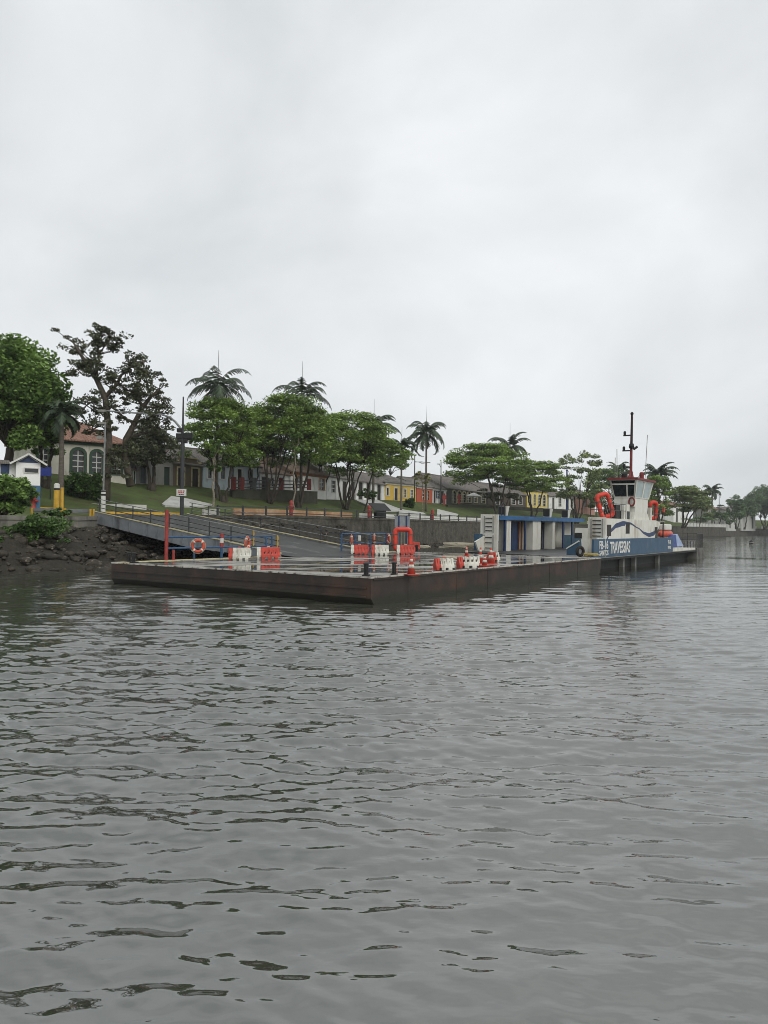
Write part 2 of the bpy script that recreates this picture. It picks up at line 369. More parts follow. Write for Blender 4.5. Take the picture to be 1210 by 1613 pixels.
# pale paths and ramps crossing the grass bank
cpale = mat('pale concrete', 'b9b9b4', .7, '9d9d98', 1.2, .7, .01, 8, stain='7c7b74', sscale=.8, sstretch=(1, 1, 1), slo=.55, shi=.75)
def slope_path(pix, label):
    P = [on_ground(*p) for p in pix]
    V = [(p.x, p.y, p.z+.16) for p in P]+[(p.x, p.y, p.z-.25) for p in P]; k = len(P)
    Fc = [tuple(range(k))]+[(i, i+k, (i+1) % k+k, (i+1) % k) for i in range(k)]
    me = bpy.data.meshes.new('path'); me.from_pydata(V, [], Fc); me.update()
    tag(link_mesh('path', me, cpale), label, None, None, 'structure')
slope_path([(255, 796), (270, 784), (297, 788), (335, 797), (322, 800), (260, 799)], 'pale concrete ramp beside the lamp pole')
slope_path([(549, 784), (566, 784), (593, 788), (622, 800), (640, 806), (604, 806), (578, 797)], 'pale ramp path climbing to the white house')
slope_path([(629, 803), (668, 809), (672, 812), (629, 811)], 'pale path below the yellow house')
slope_path([(689, 803), (722, 811), (718, 815), (688, 813)], 'pale path below the arched house')
slope_path([(1098, 815), (1150, 813), (1166, 822), (1112, 824)], 'pale far path near the distant lamp posts')
slope_path([(1106, 808), (1128, 806), (1132, 811), (1108, 812)], 'pale upper far path under the distant palm')
# ============================================================ PONTOON
DZ = .96
PA, PLc, PR = onz(585, 910, DZ), onz(172, 886.5, DZ), onz(947, 879, DZ)
E1 = (PR-PA); LEN1 = E1.length; E1.normalize(); E2 = Vector((-E1.y, E1.x, 0)); LEN2 = (PLc-PA).dot(E2)
PRZ = math.atan2(E1.y, E1.x)
def ploc(px, py, z=DZ):
    p = onz(px, py, z)-PA; return Vector((p.dot(E1), p.dot(E2), z))
def pworld(x, y, z=DZ): return Vector((PA.x, PA.y, 0))+E1*x+E2*y+Vector((0, 0, z))
def hullplate():
    m = mat('rusty black hull plate', '3a322c', .6, '241f1b', .9, .8, .03, 1.4, stain='4b3529', sscale=1.6, sstretch=(.5, .5, .5), slo=.48, shi=.68, spec=.4)
    t = m.node_tree; n = t.nodes.new; l = t.links.new; b = t.nodes['Principled BSDF']; src = b.inputs['Base Color'].links[0].from_socket
    tcn = n('ShaderNodeTexCoord'); sx = n('ShaderNodeSeparateXYZ'); l(tcn.outputs['Object'], sx.inputs[0]); no = n('ShaderNodeTexNoise'); no.inputs['Scale'].default_value = 1.2; no.inputs['Detail'].default_value = 6; l(tcn.outputs['Object'], no.inputs['Vector'])
    ma = n('ShaderNodeMath'); ma.operation = 'MULTIPLY_ADD'; ma.inputs[1].default_value = -.5; l(no.outputs['Fac'], ma.inputs[0]); l(sx.outputs[2], ma.inputs[2])
    mr = n('ShaderNodeMapRange'); mr.inputs[1].default_value = -.06; mr.inputs[2].default_value = .1; mr.inputs[3].default_value = 1; mr.inputs[4].default_value = 0; l(ma.outputs[0], mr.inputs[0])
    mi = n('ShaderNodeMix'); mi.data_type = 'RGBA'; l(mr.outputs[0], mi.inputs[0]); l(src, mi.inputs['A']); mi.inputs['B'].default_value = (*lin('2a2a20'), 1); l(mi.outputs['Result'], b.inputs['Base Color'])   # weed and slime at the waterline
    return m
rust = hullplate()
def wetdeck():
    m = bpy.data.materials.new('wet steel deck'); m.use_nodes = True; t = m.node_tree; b = t.nodes['Principled BSDF']; n = t.nodes.new; l = t.links.new
    tcn = n('ShaderNodeTexCoord')
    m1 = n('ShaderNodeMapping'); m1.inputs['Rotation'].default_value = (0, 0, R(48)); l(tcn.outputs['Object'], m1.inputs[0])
    m2 = n('ShaderNodeMapping'); m2.inputs['Scale'].default_value = (.32, 1, 1); l(m1.outputs[0], m2.inputs[0])     # shallow puddles drawn out sideways across the view
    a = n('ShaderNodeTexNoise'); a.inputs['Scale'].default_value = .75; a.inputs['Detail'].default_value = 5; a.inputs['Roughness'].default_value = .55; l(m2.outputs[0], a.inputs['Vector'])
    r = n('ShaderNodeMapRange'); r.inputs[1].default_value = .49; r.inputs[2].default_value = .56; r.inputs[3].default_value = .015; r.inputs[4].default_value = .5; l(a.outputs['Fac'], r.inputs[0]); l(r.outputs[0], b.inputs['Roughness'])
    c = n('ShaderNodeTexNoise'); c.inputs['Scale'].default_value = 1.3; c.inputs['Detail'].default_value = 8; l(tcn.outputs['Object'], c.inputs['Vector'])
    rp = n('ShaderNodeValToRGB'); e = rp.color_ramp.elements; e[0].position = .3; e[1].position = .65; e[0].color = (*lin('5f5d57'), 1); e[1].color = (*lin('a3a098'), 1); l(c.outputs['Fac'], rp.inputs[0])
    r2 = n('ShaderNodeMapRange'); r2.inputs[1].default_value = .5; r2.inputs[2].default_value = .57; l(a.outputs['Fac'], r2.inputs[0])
    mxw = n('ShaderNodeMix'); mxw.data_type = 'RGBA'; l(r2.outputs[0], mxw.inputs[0]); mxw.inputs['A'].default_value = (*lin('34332f'), 1); l(rp.outputs[0], mxw.inputs['B'])  # dry patches painted pale to stand for bright sky streaks on the deck
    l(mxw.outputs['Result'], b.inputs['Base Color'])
    d = n('ShaderNodeTexNoise'); d.inputs['Scale'].default_value = 5; d.inputs['Detail'].default_value = 3; l(tcn.outputs['Object'], d.inputs['Vector'])
    mu = n('ShaderNodeMath'); mu.operation = 'MULTIPLY'; l(d.outputs['Fac'], mu.inputs[0]); l(r.outputs[0], mu.inputs[1])
    bu = n('ShaderNodeBump'); bu.inputs['Distance'].default_value = .05; bu.inputs['Strength'].default_value = .6; l(mu.outputs[0], bu.inputs['Height']); l(bu.outputs[0], b.inputs['Normal'])
    b.inputs['IOR'].default_value = 1.5
    return m
cream = mat('worn cream paint', 'cfc59a', .6, 'a59c78', 2, .7, .004, 20, stain='6b5a45', sscale=2, sstretch=(1, 1, 1), slo=.52, shi=.7)
white = mat('worn white paint', 'd3d3cd', .5, 'b4b3ac', 1.5, .7, .003, 20, stain='8a7a66', sscale=1.4, sstretch=(1, 1, .3), slo=.6, shi=.85)
blackm = mat('black steel', '232323', .5, '151515', 3, .7, .004, 20)
pon = thing('pontoon', 'long flat rusty steel pontoon with wet reflecting deck', 'pontoon', (PA.x, PA.y, 0), PRZ)
h = MB()
h.prism([(0, 0, DZ), (0, 0, .22), (.7, 0, -.7), (LEN1-.9, 0, -.7), (LEN1-.25, 0, .1), (LEN1, 0, .55), (LEN1, 0, DZ)], (0, LEN2, 0)); h.build('hull', rust, pon)
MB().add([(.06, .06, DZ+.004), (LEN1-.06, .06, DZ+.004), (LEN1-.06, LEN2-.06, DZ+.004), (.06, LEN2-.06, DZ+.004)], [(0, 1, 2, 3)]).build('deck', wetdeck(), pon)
e = MB()
e.box(-.02, LEN1+.02, -.02, .07, DZ-.03, DZ+.025); e.box(-.02, .07, .07, LEN2+.02, DZ-.03, DZ+.025); e.box(LEN1-.07, LEN1+.02, .07, LEN2+.02, DZ-.03, DZ+.025)
e.build('edge_strip', mat('scraped white edge paint', 'c4c1b8', .6, '8f8a80', 2.5, .8, .004, 20, stain='4c4037', sscale=3, sstretch=(1, 1, 1), slo=.5, shi=.62), pon)
MB().box(.1, LEN1-.1, LEN2-.5, LEN2+.02, DZ-.05, DZ+.03).build('painted_edge', cream, pon)
for z_ in (.56, .24): MB().box(-.05, 0, .2, LEN2-.1, z_, z_+.06).build('rubbing_strake', rust, pon)
MB().box(.1, LEN1-.3, -.045, 0, .86, .92).build('rubbing_strake', rust, pon)
for x in (2.3, 5.9, 8.6, 12.9, 15.4, 19.3):
     MB().box(x-.02, x+.02, -.01, 0, .0, .855).build('plate_seam', rust, pon)
for y in (2.2, 6.1, 9.4, 13.3):
     MB().box(-.01, 0, y-.02, y+.02, .31, .55).build('plate_seam', rust, pon)
def bitts(c, rot):
    b = MB()
    for s in (-.2, .2): b.lathe([(.075, 0), (.075, .4), (.1, .41), (.1, .45), (.07, .47)], 12, (s, 0, 0))
    b.box(-.42, .42, -.13, .13, 0, .05); b.bar((-.34, 0, .26), (.34, 0, .26), .06)
    b.build('mooring_bitts', blackm, pon, c, rot)
for px, py, ro in ((577, 907, .6), (621, 905, .6), (655, 868.5, .1), (207, 886, 1.5)):
    p = ploc(px, py); bitts((p.x, p.y, DZ+.004), ro)
# ------------------------------------------------ rails on the pontoon edge
bluep = mat('blue rail paint', '365b82', .5, '27425f', 4, .6, .002, 20, stain='4a3a30', sscale=5, sstretch=(1, 1, 1), slo=.62, shi=.75)
redp = mat('faded red paint', '9f3d36', .55, '7a302c', 4, .6, .002, 20)
greyst = mat('galvanised rail', '8d8f8e', .4, '6c6e6d', 5, .6, .002, 30, metal=.4)
YE = LEN2-.32
def xedge(px):                                     # position along the far-left edge line seen at a pixel column
    lo, hi = -5, LEN1+10
    for _ in range(40):
        mid = (lo+hi)/2; p = pworld(mid, YE); v = CROT.transposed() @ (p-EYE); q = 605+F*v.x/-v.z
        if q < px: lo = mid
        else: hi = mid
    return lo
ra = thing('railing', 'blue two-bar railing with tall red end post on the left of the pontoon', 'railing', pworld(xedge(262), YE), PRZ)
x0 = xedge(262); L = xedge(428)-x0
MB().tube([(0, 0, 0), (0, 0, 2.55)], .09, 10).build('red_post', redp, ra)
MB().tube([(.35, -.1, 0), (.35, -.1, .55)], .07, 10).build('red_stub', redp, ra)
for z in (1.18, .62): MB().tube([(0, 0, z), (L, 0, z)], .045, 8).build('rail', bluep, ra)
for px, top in ((306, .62), (419, 1.2), (428, 1.2)): x = xedge(px)-x0; MB().tube([(x, 0, 0), (x, 0, top)], .05, 8).build('post', bluep, ra)
x = xedge(349)-x0; po = MB().tube([(x, 0, 0), (x, 0, .62)], .07, 8).build('post', bluep, ra)
MB().tube([(x, 0, .62), (x, 0, 1.35)], .1, 10).build('red_cap', redp, po); MB().tube([(x, 0, .85), (x, 0, 1.1)], .105, 10).build('white_band', white, po)
rb = thing('railing', 'blue two-bar railing hung with lifebuoys behind the right orange barriers', 'railing', pworld(xedge(538), YE), PRZ)
x0b = xedge(538); Lb = xedge(622)-x0b
for z in (1.3, .66): MB().tube([(0, 0, z), (Lb, 0, z)], .045, 8).build('rail', bluep, rb)
for px in (538, 560, 583, 608): x = xedge(px)-x0b; MB().tube([(x, 0, 0), (x, 0, 1.33)], .06, 8).build('post', bluep, rb)
MB().box(xedge(563)-x0b, xedge(563)-x0b+.28, -.08, -.05, .85, 1.2).build('notice_plate', white, rb)
# ------------------------------------------------ lifebuoys
orange = mat('orange plastic', 'c9583f', .5, 'a84634', 3, .6, .002, 20, stain='6f4a3c', sscale=3, sstretch=(1, 1, 1), slo=.55, shi=.75)
whitepl = mat('white plastic', 'd5d3c8', .5, 'bcb9ac', 2.5, .6, .002, 20, stain='8d8474', sscale=3, sstretch=(1, 1, .5), slo=.55, shi=.75)
rope = mat('pale rope', 'bdb6a2', .9, '8f8876', 20, .7, .01, 60)
def ringpts(r, n, a0=0, a1=2*math.pi, y=0): return [(r*math.cos(a0+(a1-a0)*i/n), y, r*math.sin(a0+(a1-a0)*i/n)) for i in range(n+(0 if abs(a1-a0) > 6.2 else 1))]
def lifebuoy(loc, rz, label):
    t = thing('lifebuoy', label, 'lifebuoy', loc, rz, 'lifebuoys on the pontoon railings')
    MB().tube(ringpts(.29, 28), .085, 10, True).build('ring', orange, t, smooth=True)
    for k in range(4):
        a = math.pi/4+k*math.pi/2; MB().tube(ringpts(.29, 4, a-.14, a+.14), .09, 10).build('white_band', whitepl, t, smooth=True)
    MB().tube(ringpts(.395, 28), .014, 5, True).build('grab_line', rope, t)
    return t
lb = lambda px, z, tilt, label: lifebuoy(pworld(xedge(px), YE-.13, DZ+z), PRZ+tilt, label)
lb(309, .72, -.5, 'round orange lifebuoy on the left blue railing, nearest the tall red post')
lb(387, .82, .45, 'round orange lifebuoy on the left blue railing above the white barrier')
lb(551, .88, .75, 'orange lifebuoy at the left end of the right railing')
lb(587, .95, .65, 'orange lifebuoy in the middle of the right railing, above the white barrier')
lb(609, .95, 1.05, 'orange lifebuoy seen nearly edge-on, beside the square red float')
# ------------------------------------------------ plastic barriers
redpl = mat('red orange plastic', 'c7493a', .55, 'a93d31', 3, .6, .002, 20, stain='74443a', sscale=3.5, sstretch=(1, 1, .6), slo=.52, shi=.72)
darkslot = mat('dark slot', '2b1a17', .8)
def barrier(px, py, L, body, end, rz, label, endside=-1, h=.62):
    p = onz(px, py, DZ+.01); t = thing('road_barrier', label, 'barrier', (p.x, p.y, DZ+.008), rz, 'plastic barriers on the pontoon')
    def prof(x): return [(x, -.21, .1), (x, .21, .1), (x, .2, .2), (x, .115, .36), (x, .085, h), (x, -.085, h), (x, -.115, .36), (x, -.2, .2)]
    def seg(x0, x1, name, m):
        b = MB().prism(prof(x0), (x1-x0, 0, 0))
        n = max(1, round((x1-x0)/.34))
        for i in range(n):
            a = x0+(x1-x0)*(i+.1)/n; c = x0+(x1-x0)*(i+.68)/n; b.box(a, c, -.215, .215, 0, .105)
        for i in range(max(1, round((x1-x0)/.2))):
            a = x0+.07+i*.2; b.prism([(a, -.2, .2), (a+.09, -.2, .2), (a+.09, -.13, .5), (a, -.13, .5)], (0, .05, 0))
        o = b.build(name, m, t, bevel=.012); return o
    s = .2; a0, a1 = -L/2, L/2
    if endside < 0: seg(a0, a0+s, 'end_module', end); bo = seg(a0+s+.01, a1, 'body', body)
    else: seg(a1-s, a1, 'end_module', end); bo = seg(a0, a1-s-.01, 'body', body)
    for i in range(4):
        a = -.28+i*.19; MB().prism([(a, -.166, .27), (a+.07, -.166, .27), (a+.1, -.136, .37), (a+.03, -.136, .37)], (0, .02, 0)).build('slot', darkslot, bo)
    MB().tube([(-.06, 0, h), (-.06, 0, h+.04), (.06, 0, h+.04), (.06, 0, h)], .02, 6).build('lifting_eye', end, bo)
    return t
barrier(377.5, 881.5, 1.12, whitepl, redpl, .12, 'white plastic barrier with an orange end, left pair by the ramp')
barrier(423, 880, 1.25, redpl, whitepl, .2, 'orange plastic barrier with a white end at the foot of the ramp')
barrier(566.5, 873.5, 1.12, redpl, whitepl, .1, 'orange plastic barrier with white end below the left buoy of the right railing')
barrier(598.5, 874, 1.1, whitepl, redpl, .15, 'white plastic barrier with orange end left of the square red float')
barrier(639, 873.5, 1.15, redpl, whitepl, .1, 'orange plastic barrier standing in front of the square red float')
barrier(652, 867, .9, redpl, redpl, -.2, 'all-orange plastic barrier half hidden behind the square red float')
barrier(699, 898, .8, whitepl, redpl, .3, 'white plastic barrier with orange end and ropes over it, beside the near lone cone', h=.47)
barrier(736.5, 894.5, .92, whitepl, redpl, .3, 'white plastic barrier with orange end just left of the cone cluster', h=.47)
barrier(777, 885, .6, redpl, whitepl, .5, 'orange plastic barrier with white end behind the cluster of cones', 1, h=.48)
def cone(px, py, h, label, wide=1.):
    p = onz(px, py, DZ+.008); t = thing('traffic_cone', label, 'traffic cone', (p.x, p.y, DZ+.008), .4, 'traffic cones on the pontoon')
    r = lambda z: (.14-.115*z/h)*wide
    MB().lathe([(r(.03), .03), (r(h*.97), h*.97), (r(h)*.7, h)], 18).build('cone_body', redpl, t, smooth=True)
    MB().box(-.19*wide, .19*wide, -.19*wide, .19*wide, 0, .035).build('base', redpl, t, bevel=.01)
    for a, b in ((.36, .56), (.72, .86)): MB().lathe([(r(h*a)+.005, h*a), (r(h*b)+.005, h*b)], 18).build('reflective_band', whitepl, t, smooth=True)
cone(648, 905.5, .68, 'orange traffic cone standing alone nearest the front edge of the deck', 1.15)
cone(735, 876, .62, 'orange traffic cone standing alone far back near the ladder wall')
cone(757, 888, .8, 'tall orange traffic cone, left one of the cluster', 1.1)
cone(773.5, 888.5, .78, 'tall orange traffic cone with white band, right one of the cluster', 1.3)
cone(763.5, 892, .5, 'short orange traffic cone in front of the two tall ones')
# ------------------------------------------------ square life float
def sq_ring(w, h, r, n=5):
    pts = []
    for cx, cz, a in ((w/2-r, h/2-r, 0), (-w/2+r, h/2-r, 90), (-w/2+r, -h/2+r, 180), (w/2-r, -h/2+r, 270)):
        for i in range(n+1):
            t = R(a+90*i/n); pts.append((cx+r*math.cos(t), 0, cz+r*math.sin(t)))
    return pts
redfl = mat('red float cover', 'd2412f', .5, 'ad3226', 3, .7, .006, 10, stain='e08a74', sscale=2, sstretch=(1, 1, 1), slo=.62, shi=.75)
def life_float(loc, rz, tilt, w, h, label, tr=.15, grp='square life floats', roll=0):
    t = thing('life_float', label, 'life float', loc, rz, grp)
    t.rotation_euler = (tilt, roll, rz)
    MB().tube([(x, y, z+h/2) for x, y, z in sq_ring(w-2*tr, h-2*tr, .22)], tr, 10, True).build('float_ring', redfl, t, smooth=True)
    s = MB()
    for x, z in ((-w/2+tr, h*.3), (-w/2+tr, h*.7), (w/2-tr, h*.3), (w/2-tr, h*.7)): s.tube([(x+(tr+.01)*math.cos(a), (tr+.01)*math.sin(a), z) for a in (i*math.pi/6 for i in range(12))], .03, 5, True)
    s.build('lashing', mat('grey webbing', '6f5a50', .9), t)
    n = MB()
    for i in range(1, 5): x = -w/2+tr+i*(w-2*tr)/5; n.tube([(x, 0, tr), (x, 0, h-tr)], .012, 4)
    n.build('netting', rope, t)
    return t
p = onz(634.5, 870, DZ); life_float((p.x, p.y, DZ+.01), .12, -.06, 1.42, 1.78, 'square red life float propped up on the pontoon behind barriers', .17)
# notice board behind it
p = onz(634, 869.3, DZ); nb = thing('notice_board', 'grey metal board on blue posts above the square red float', 'board', (p.x, p.y+1.0, DZ), .12)
MB().box(-.56, .56, -.03, .03, 1.75, 2.6).build('panel', mat('grey metal sheet', '8b9195', .45, '6d7377', 2, .6, .003, 10, metal=.3), nb)
for x in (-.26, .3): MB().box(x-.05, x+.05, -.075, -.032, 0, 2.6).build('post', mat('dark blue steel', '22355f', .5), nb)
MB().box(-.62, .62, -.06, .06, 2.6, 2.64).build('cap_rail', blackm, nb)
# ------------------------------------------------ ropes, tyres, gear on deck
def rope_pile(px, py, r, n, label, name='rope_coil', cat='rope', m=rope, zz=DZ):
    p = onz(px, py, zz); rg = random.Random(px); pts = []
    for i in range(n*10):
        a = i*.63; rr = r*(.6+.4*rg.random()); pts.append((rr*math.cos(a)*1.3, rr*math.sin(a)*.8, .05+.35*r*(i/(n*10))+.05*rg.random()))
    o = MB().tube(pts, .035, 6).build(name, m, None, (p.x, p.y, zz), smooth=True); return tag(o, label, cat)
rope_pile(708, 884, .42, 6, 'coil of pale rope heaped behind the white barriers')
rope_pile(665, 864.5, .6, 6, 'grey rope coil at the far edge right of the square red float')
rope_pile(722, 865, 1.3, 8, 'tangle of mooring rope by the white bow flap near the ladder')
rope_pile(931, 877.5, .4, 7, 'yellowish rope heap on the right corner of the pontoon', m=mat('yellow rope', 'b3a268', .9, '837445', 20, .7))
tyre = mat('worn tyre rubber', '2c2a28', .85, '1c1b1a', 5, .6, .01, 20)
dr = MB().tube([(math.cos(a)*.26, 0, .34+math.sin(a)*.26) for a in (i*math.pi/10 for i in range(20))], .1, 8, True)
p = onz(914, 877, DZ); tag(dr.build('tyre_fender', tyre, None, (p.x, p.y, DZ), .5, smooth=True), 'black tyre fender standing at the right corner beside the rope heap', 'tyre')
o = MB().tube([pworld(7.5+i*.55, LEN2-1+.25*math.sin(i*1.3)+.15*math.sin(i*3.1), DZ+.04) for i in range(18)], .04, 6).build('mooring_rope', rope, None, smooth=True)
tag(o, 'long pale mooring rope lying along the far edge of the deck', 'rope')
# ============================================================ LOADING RAMP
B1, B2 = onz(447, 877.5, DZ), onz(537, 870.5, DZ)
RW = (B2-B1).dot(E1); RL = 18.6; RISE = 2.5
rtm = mat('ramp tread', '424241', .5, '262626', 1.5, .8, .012, 14, stain='75746f', sscale=1.2, sstretch=(1, .35, 1), slo=.55, shi=.7)
t_ = rtm.node_tree; b_ = t_.nodes['Principled BSDF']; src_ = b_.inputs['Base Color'].links[0].from_socket; tc_ = t_.nodes.new('ShaderNodeTexCoord'); wv_ = t_.nodes.new('ShaderNodeTexWave'); wv_.bands_direction = 'Y'; wv_.inputs['Scale'].default_value = .8; wv_.inputs['Distortion'].default_value = .5; wv_.inputs['Detail'].default_value = 3
t_.links.new(tc_.outputs['Object'], wv_.inputs['Vector']); mr_ = t_.nodes.new('ShaderNodeMapRange'); mr_.inputs[1].default_value = .6; mr_.inputs[2].default_value = .85; mr_.inputs[4].default_value = .7; t_.links.new(wv_.outputs['Fac'], mr_.inputs[0])
mi_ = t_.nodes.new('ShaderNodeMix'); mi_.data_type = 'RGBA'; t_.links.new(mr_.outputs[0], mi_.inputs[0]); t_.links.new(src_, mi_.inputs['A']); mi_.inputs['B'].default_value = (*lin('1c1c1c'), 1); t_.links.new(mi_.outputs['Result'], b_.inputs['Base Color'])
ramp = thing('loading_ramp', 'long steel ramp with railings sloping from the quay down to the pontoon', 'ramp', B1+Vector((0, 0, .03)), PRZ)
steel_b = mat('grey blue girder paint', '85888b', .5, '63676b', 1.3, .8, .006, 8, stain='3f4144', sscale=1.2, sstretch=(1, 1, .4), slo=.52, shi=.7)
plate = mat('wet tread plate', '414140', .5, '282828', 1.5, .8, .012, 14, stain='6d6d69', sscale=1.2, sstretch=(1, .4, 1), slo=.55, shi=.7)
zz = lambda y: RISE*y/RL
MB().add([(0, -1.2, -.02), (RW, -1.2, -.02), (RW, 0, .07), (0, 0, .07), (0, RL, zz(RL)+.07), (RW, RL, zz(RL)+.07)], [(0, 1, 2, 3), (3, 2, 5, 4)]).build('tread_deck', rtm, ramp)
for x0_, x1_ in ((-.16, 0), (RW, RW+.16)):
    MB().prism([(x0_, .2, -.02), (x0_, .2, .16), (x0_, RL, zz(RL)+.2), (x0_, RL, zz(RL)-.62), (x0_, 8, zz(8)-.75), (x0_, 2.5, zz(2.5)-.35)], (x1_-x0_, 0, 0)).build('girder', steel_b, ramp)
    MB().bar(((x0_+x1_)/2, .2, .19), ((x0_+x1_)/2, RL, zz(RL)+.23), .24, .05).build('curb', cream, ramp)
rib = MB()
for i in range(9): y = 3+i*1.9; rib.box(-.2, -.16, y-.05, y+.05, zz(y)-.6, zz(y)+.14)
rib.build('stiffeners', steel_b, ramp)
cb = MB()
for i in range(8): y = 1.5+i*2.3; cb.box(0, RW, y-.06, y+.06, zz(y)-.45, zz(y)+.05)
cb.build('cross_beams', steel_b, ramp)
yel = mat('yellow paint', 'd0a63a', .5, 'a8832c', 3, .6, .003, 20, stain='7a6638', sscale=2, sstretch=(1, 1, 1), slo=.6, shi=.8)
dsteel = mat('dark steel rail', '3d3f40', .45, '2a2b2c', 4, .6)
for side, x in ((0, -.08), (1, RW+.08)):
    for hgt, m_ in ((1.15, greyst), (.85, dsteel), (.55, greyst if side else dsteel), (.28, dsteel)): MB().tube([(x, .3 if side == 0 else -1.2, (zz(.3) if side == 0 else -.1)+hgt), (x, RL-.2, zz(RL-.2)+hgt)], .03, 6).build('handrail', m_, ramp)
    for i in range(10):
        y = .4+i*(RL-.9)/9; MB().tube([(x, y, zz(y)+.1), (x, y, zz(y)+1.17)], .04, 6).build('post', yel if (side == 0 and i in (0, 1)) else dsteel, ramp)
# quay-end barrier kerbs and bollards around the ramp head
# ============================================================ FERRY  (x forward along the hull, y to port, waterline z = 0)
O = onz(945, 901.5, 0)+E2*.4+E1*1.2; FRZ = PRZ
fer = thing('ferry', 'white and blue ferry boat with wheelhouse and red mast moored at the pontoon end', 'ferry', O, FRZ)
fer.rotation_euler = (R(.9), 0, FRZ)
W_ = 9.3
hullblue = mat('weathered blue hull paint', '38566f', .5, '2b4459', 1.2, .8, .008, 6, stain='67696a', sscale=1.3, sstretch=(1, 1, .25), slo=.58, shi=.75)
blackh = mat('black hull bottom', '1f1f1e', .6, '141413', 1.5, .8, .02, 5, stain='4a463f', sscale=1.4, sstretch=(1, 1, .5), slo=.6, shi=.75)
fwhite = mat('ferry white paint', 'd6d5cd', .5, 'c3c1b6', 1.2, .7, .004, 6, stain='9d8f79', sscale=1.5, sstretch=(1.4, 1.4, .18), slo=.53, shi=.75)
fshade = mat('dull deck paint', '8f8f88', .6, '6f6f69', 1.5, .7)
navy = mat('navy paint', '2b3f63', .5, '22324f', 2, .6)
glass = mat('dark glass', '1f2629', .08, '161b1d', 2, .5, spec=.6)
paleglass = mat('sky-painted glass', 'a5b3b3', .1, '93a3a4', .8, .6, spec=.7)  # bright sky put into the pane colour
redtrim = mat('red trim', '7d2f2d', .5, '5c2523', 3, .6)
S0, S1 = -1.3, 28.5
h = MB()
def hullsec(x, zb, zt, y0, y1): return [(x, y0, zb), (x, y0, zt), (x, y1, zt), (x, y1, zb)]
h.prism([(S0+1.6, 0, -.6), (S0, 0, .45), (S0, 0, .86), (S1-3.5, 0, .86), (S1-2.2, 0, .95), (S1-2.2, 0, .35), (S1-4.5, 0, -.6)], (0, W_-1.6, 0))
h.v = [(a, b+.8, c) for a, b, c in h.v]; h.build('hull', blackh, fer); MB().box(S0+.02, S1-2.3, 0, W_, .68, .868).build('deck_edge', blackh, fer)
MB().box(S0-.03, S1-3.2, -.05, 0, .83, .87).build('rubbing_strake', fshade, fer)
MB().box(S0+.05, S1-2.3, .05, W_-.05, .88, .9).build('main_deck', plate, fer)
# starboard casing: blue plating below, white above with a wave
MB().box(-1.25, 17.6, 0, .14, .88, 2.06).build('blue_plating', hullblue, fer)
cs = MB(); cs.prism([(1.0, .05, 2.06), (1.0, .05, 3.42), (12.6, .05, 3.42), (13.9, .05, 3.25), (13.4, .05, 2.75), (12.6, .05, 2.4), (12.4, .05, 2.06)], (0, 1.1, 0))
ca = cs.build('casing', fwhite, fer)
MB().box(1.0, 12.2, .2, 1.15, .9, 2.06).build('inner_casing', fwhite, fer)
# wave stripe, raised 8 mm
def wave(x):  # returns centre height
    pts = [(1.25, 2.08), (2.1, 2.75), (3.2, 3.12), (4.6, 3.28), (6.2, 3.2), (8.0, 2.85), (9.6, 2.52), (10.8, 2.42), (12.0, 2.55), (13.2, 2.95)]
    for (a, b), (c, d) in zip(pts[:-1], pts[1:]):
        if a <= x <= c: u = (x-a)/(c-a); u = u*u*(3-2*u)*.5+u*.5; return b+(d-b)*u
    return pts[-1][1]
wv = MB(); V = []; n = 48
for i in range(n+1):
    x = 1.25+11.85*i/n; th_ = .03+.26*abs(math.sin((x-1)/12.1*math.pi*1.5+.35))**1.4*(1 if x < 5 or x > 8.5 else .4)
    zc = wave(x); V += [(x, .042, max(2.075, min(zc, 3.4))), (x, .042, max(2.07, zc-th_-.05))]
wv.add(V, [(2*i, 2*i+1, 2*i+3, 2*i+2) for i in range(n)]); wv.build('wave_stripe', navy, ca)
# openings in the casing
for x0_, x1_, z0, z1 in ((1.3, 2.1, 2.25, 3.0), (5.2, 6.05, 2.4, 3.15), (12.35, 13.1, 2.4, 2.9)):
    v = MB().box(x0_, x1_, .035, .048, z0, z1).build('ventilation_opening', mat('dark opening', '3d3a36', .8, '2c2a27', 6, .6), ca)
# ladder recess
def ladder(parent, M_, wid, h0, h1, n):
    b = MB(); 
    for x in (-wid/2, wid/2): MB().bar(M_ @ Vector((x, -.05, h0)), M_ @ Vector((x, -.05, h1)), .05).build('ladder_stile', fshade, parent)
    for i in range(n):
        z = h0+(h1-h0)*(i+.5)/n; MB().bar(M_ @ Vector((-wid*.36, -.06, z)), M_ @ Vector((wid*.36, -.06, z)), .055).build('rung', blackm, parent)
MB().box(.9, .998, .0, 1.18, .9, 3.48).build('ladder_panel', fwhite, fer)
ladder(fer, Matrix.Translation((.9, .58, 0)) @ Matrix.Rotation(R(-90), 4, 'Z'), .78, 2.12, 3.38, 5)
# lettering on the blue plating
lw = mat('white lettering', 'd9d9d4', .5, 'bdbdb8', 6, .5)
text_part('lettering', 'FB-16', .74, lw, fer, (-.3, -.014, 1.42), (1, 0, 0), (0, 0, 1), sx=.98)
text_part('lettering', 'SANTOS', .46, lw, fer, (-.25, -.014, 1.0), (1, 0, 0), (0, 0, 1), sx=.98)
text_part('lettering', 'TRAVESSIAS', 1.1, lw, fer, (1.75, -.014, 1.1), (1, 0, 0), (0, 0, 1), sx=.74)
text_part('lettering', 'FB-16', .5, lw, fer, (16.0, -.014, 1.5), (1, 0, 0), (0, 0, 1), sx=.75)
text_part('lettering', 'SANTOS', .32, lw, fer, (16.0, -.014, 1.12), (1, 0, 0), (0, 0, 1), sx=.75)
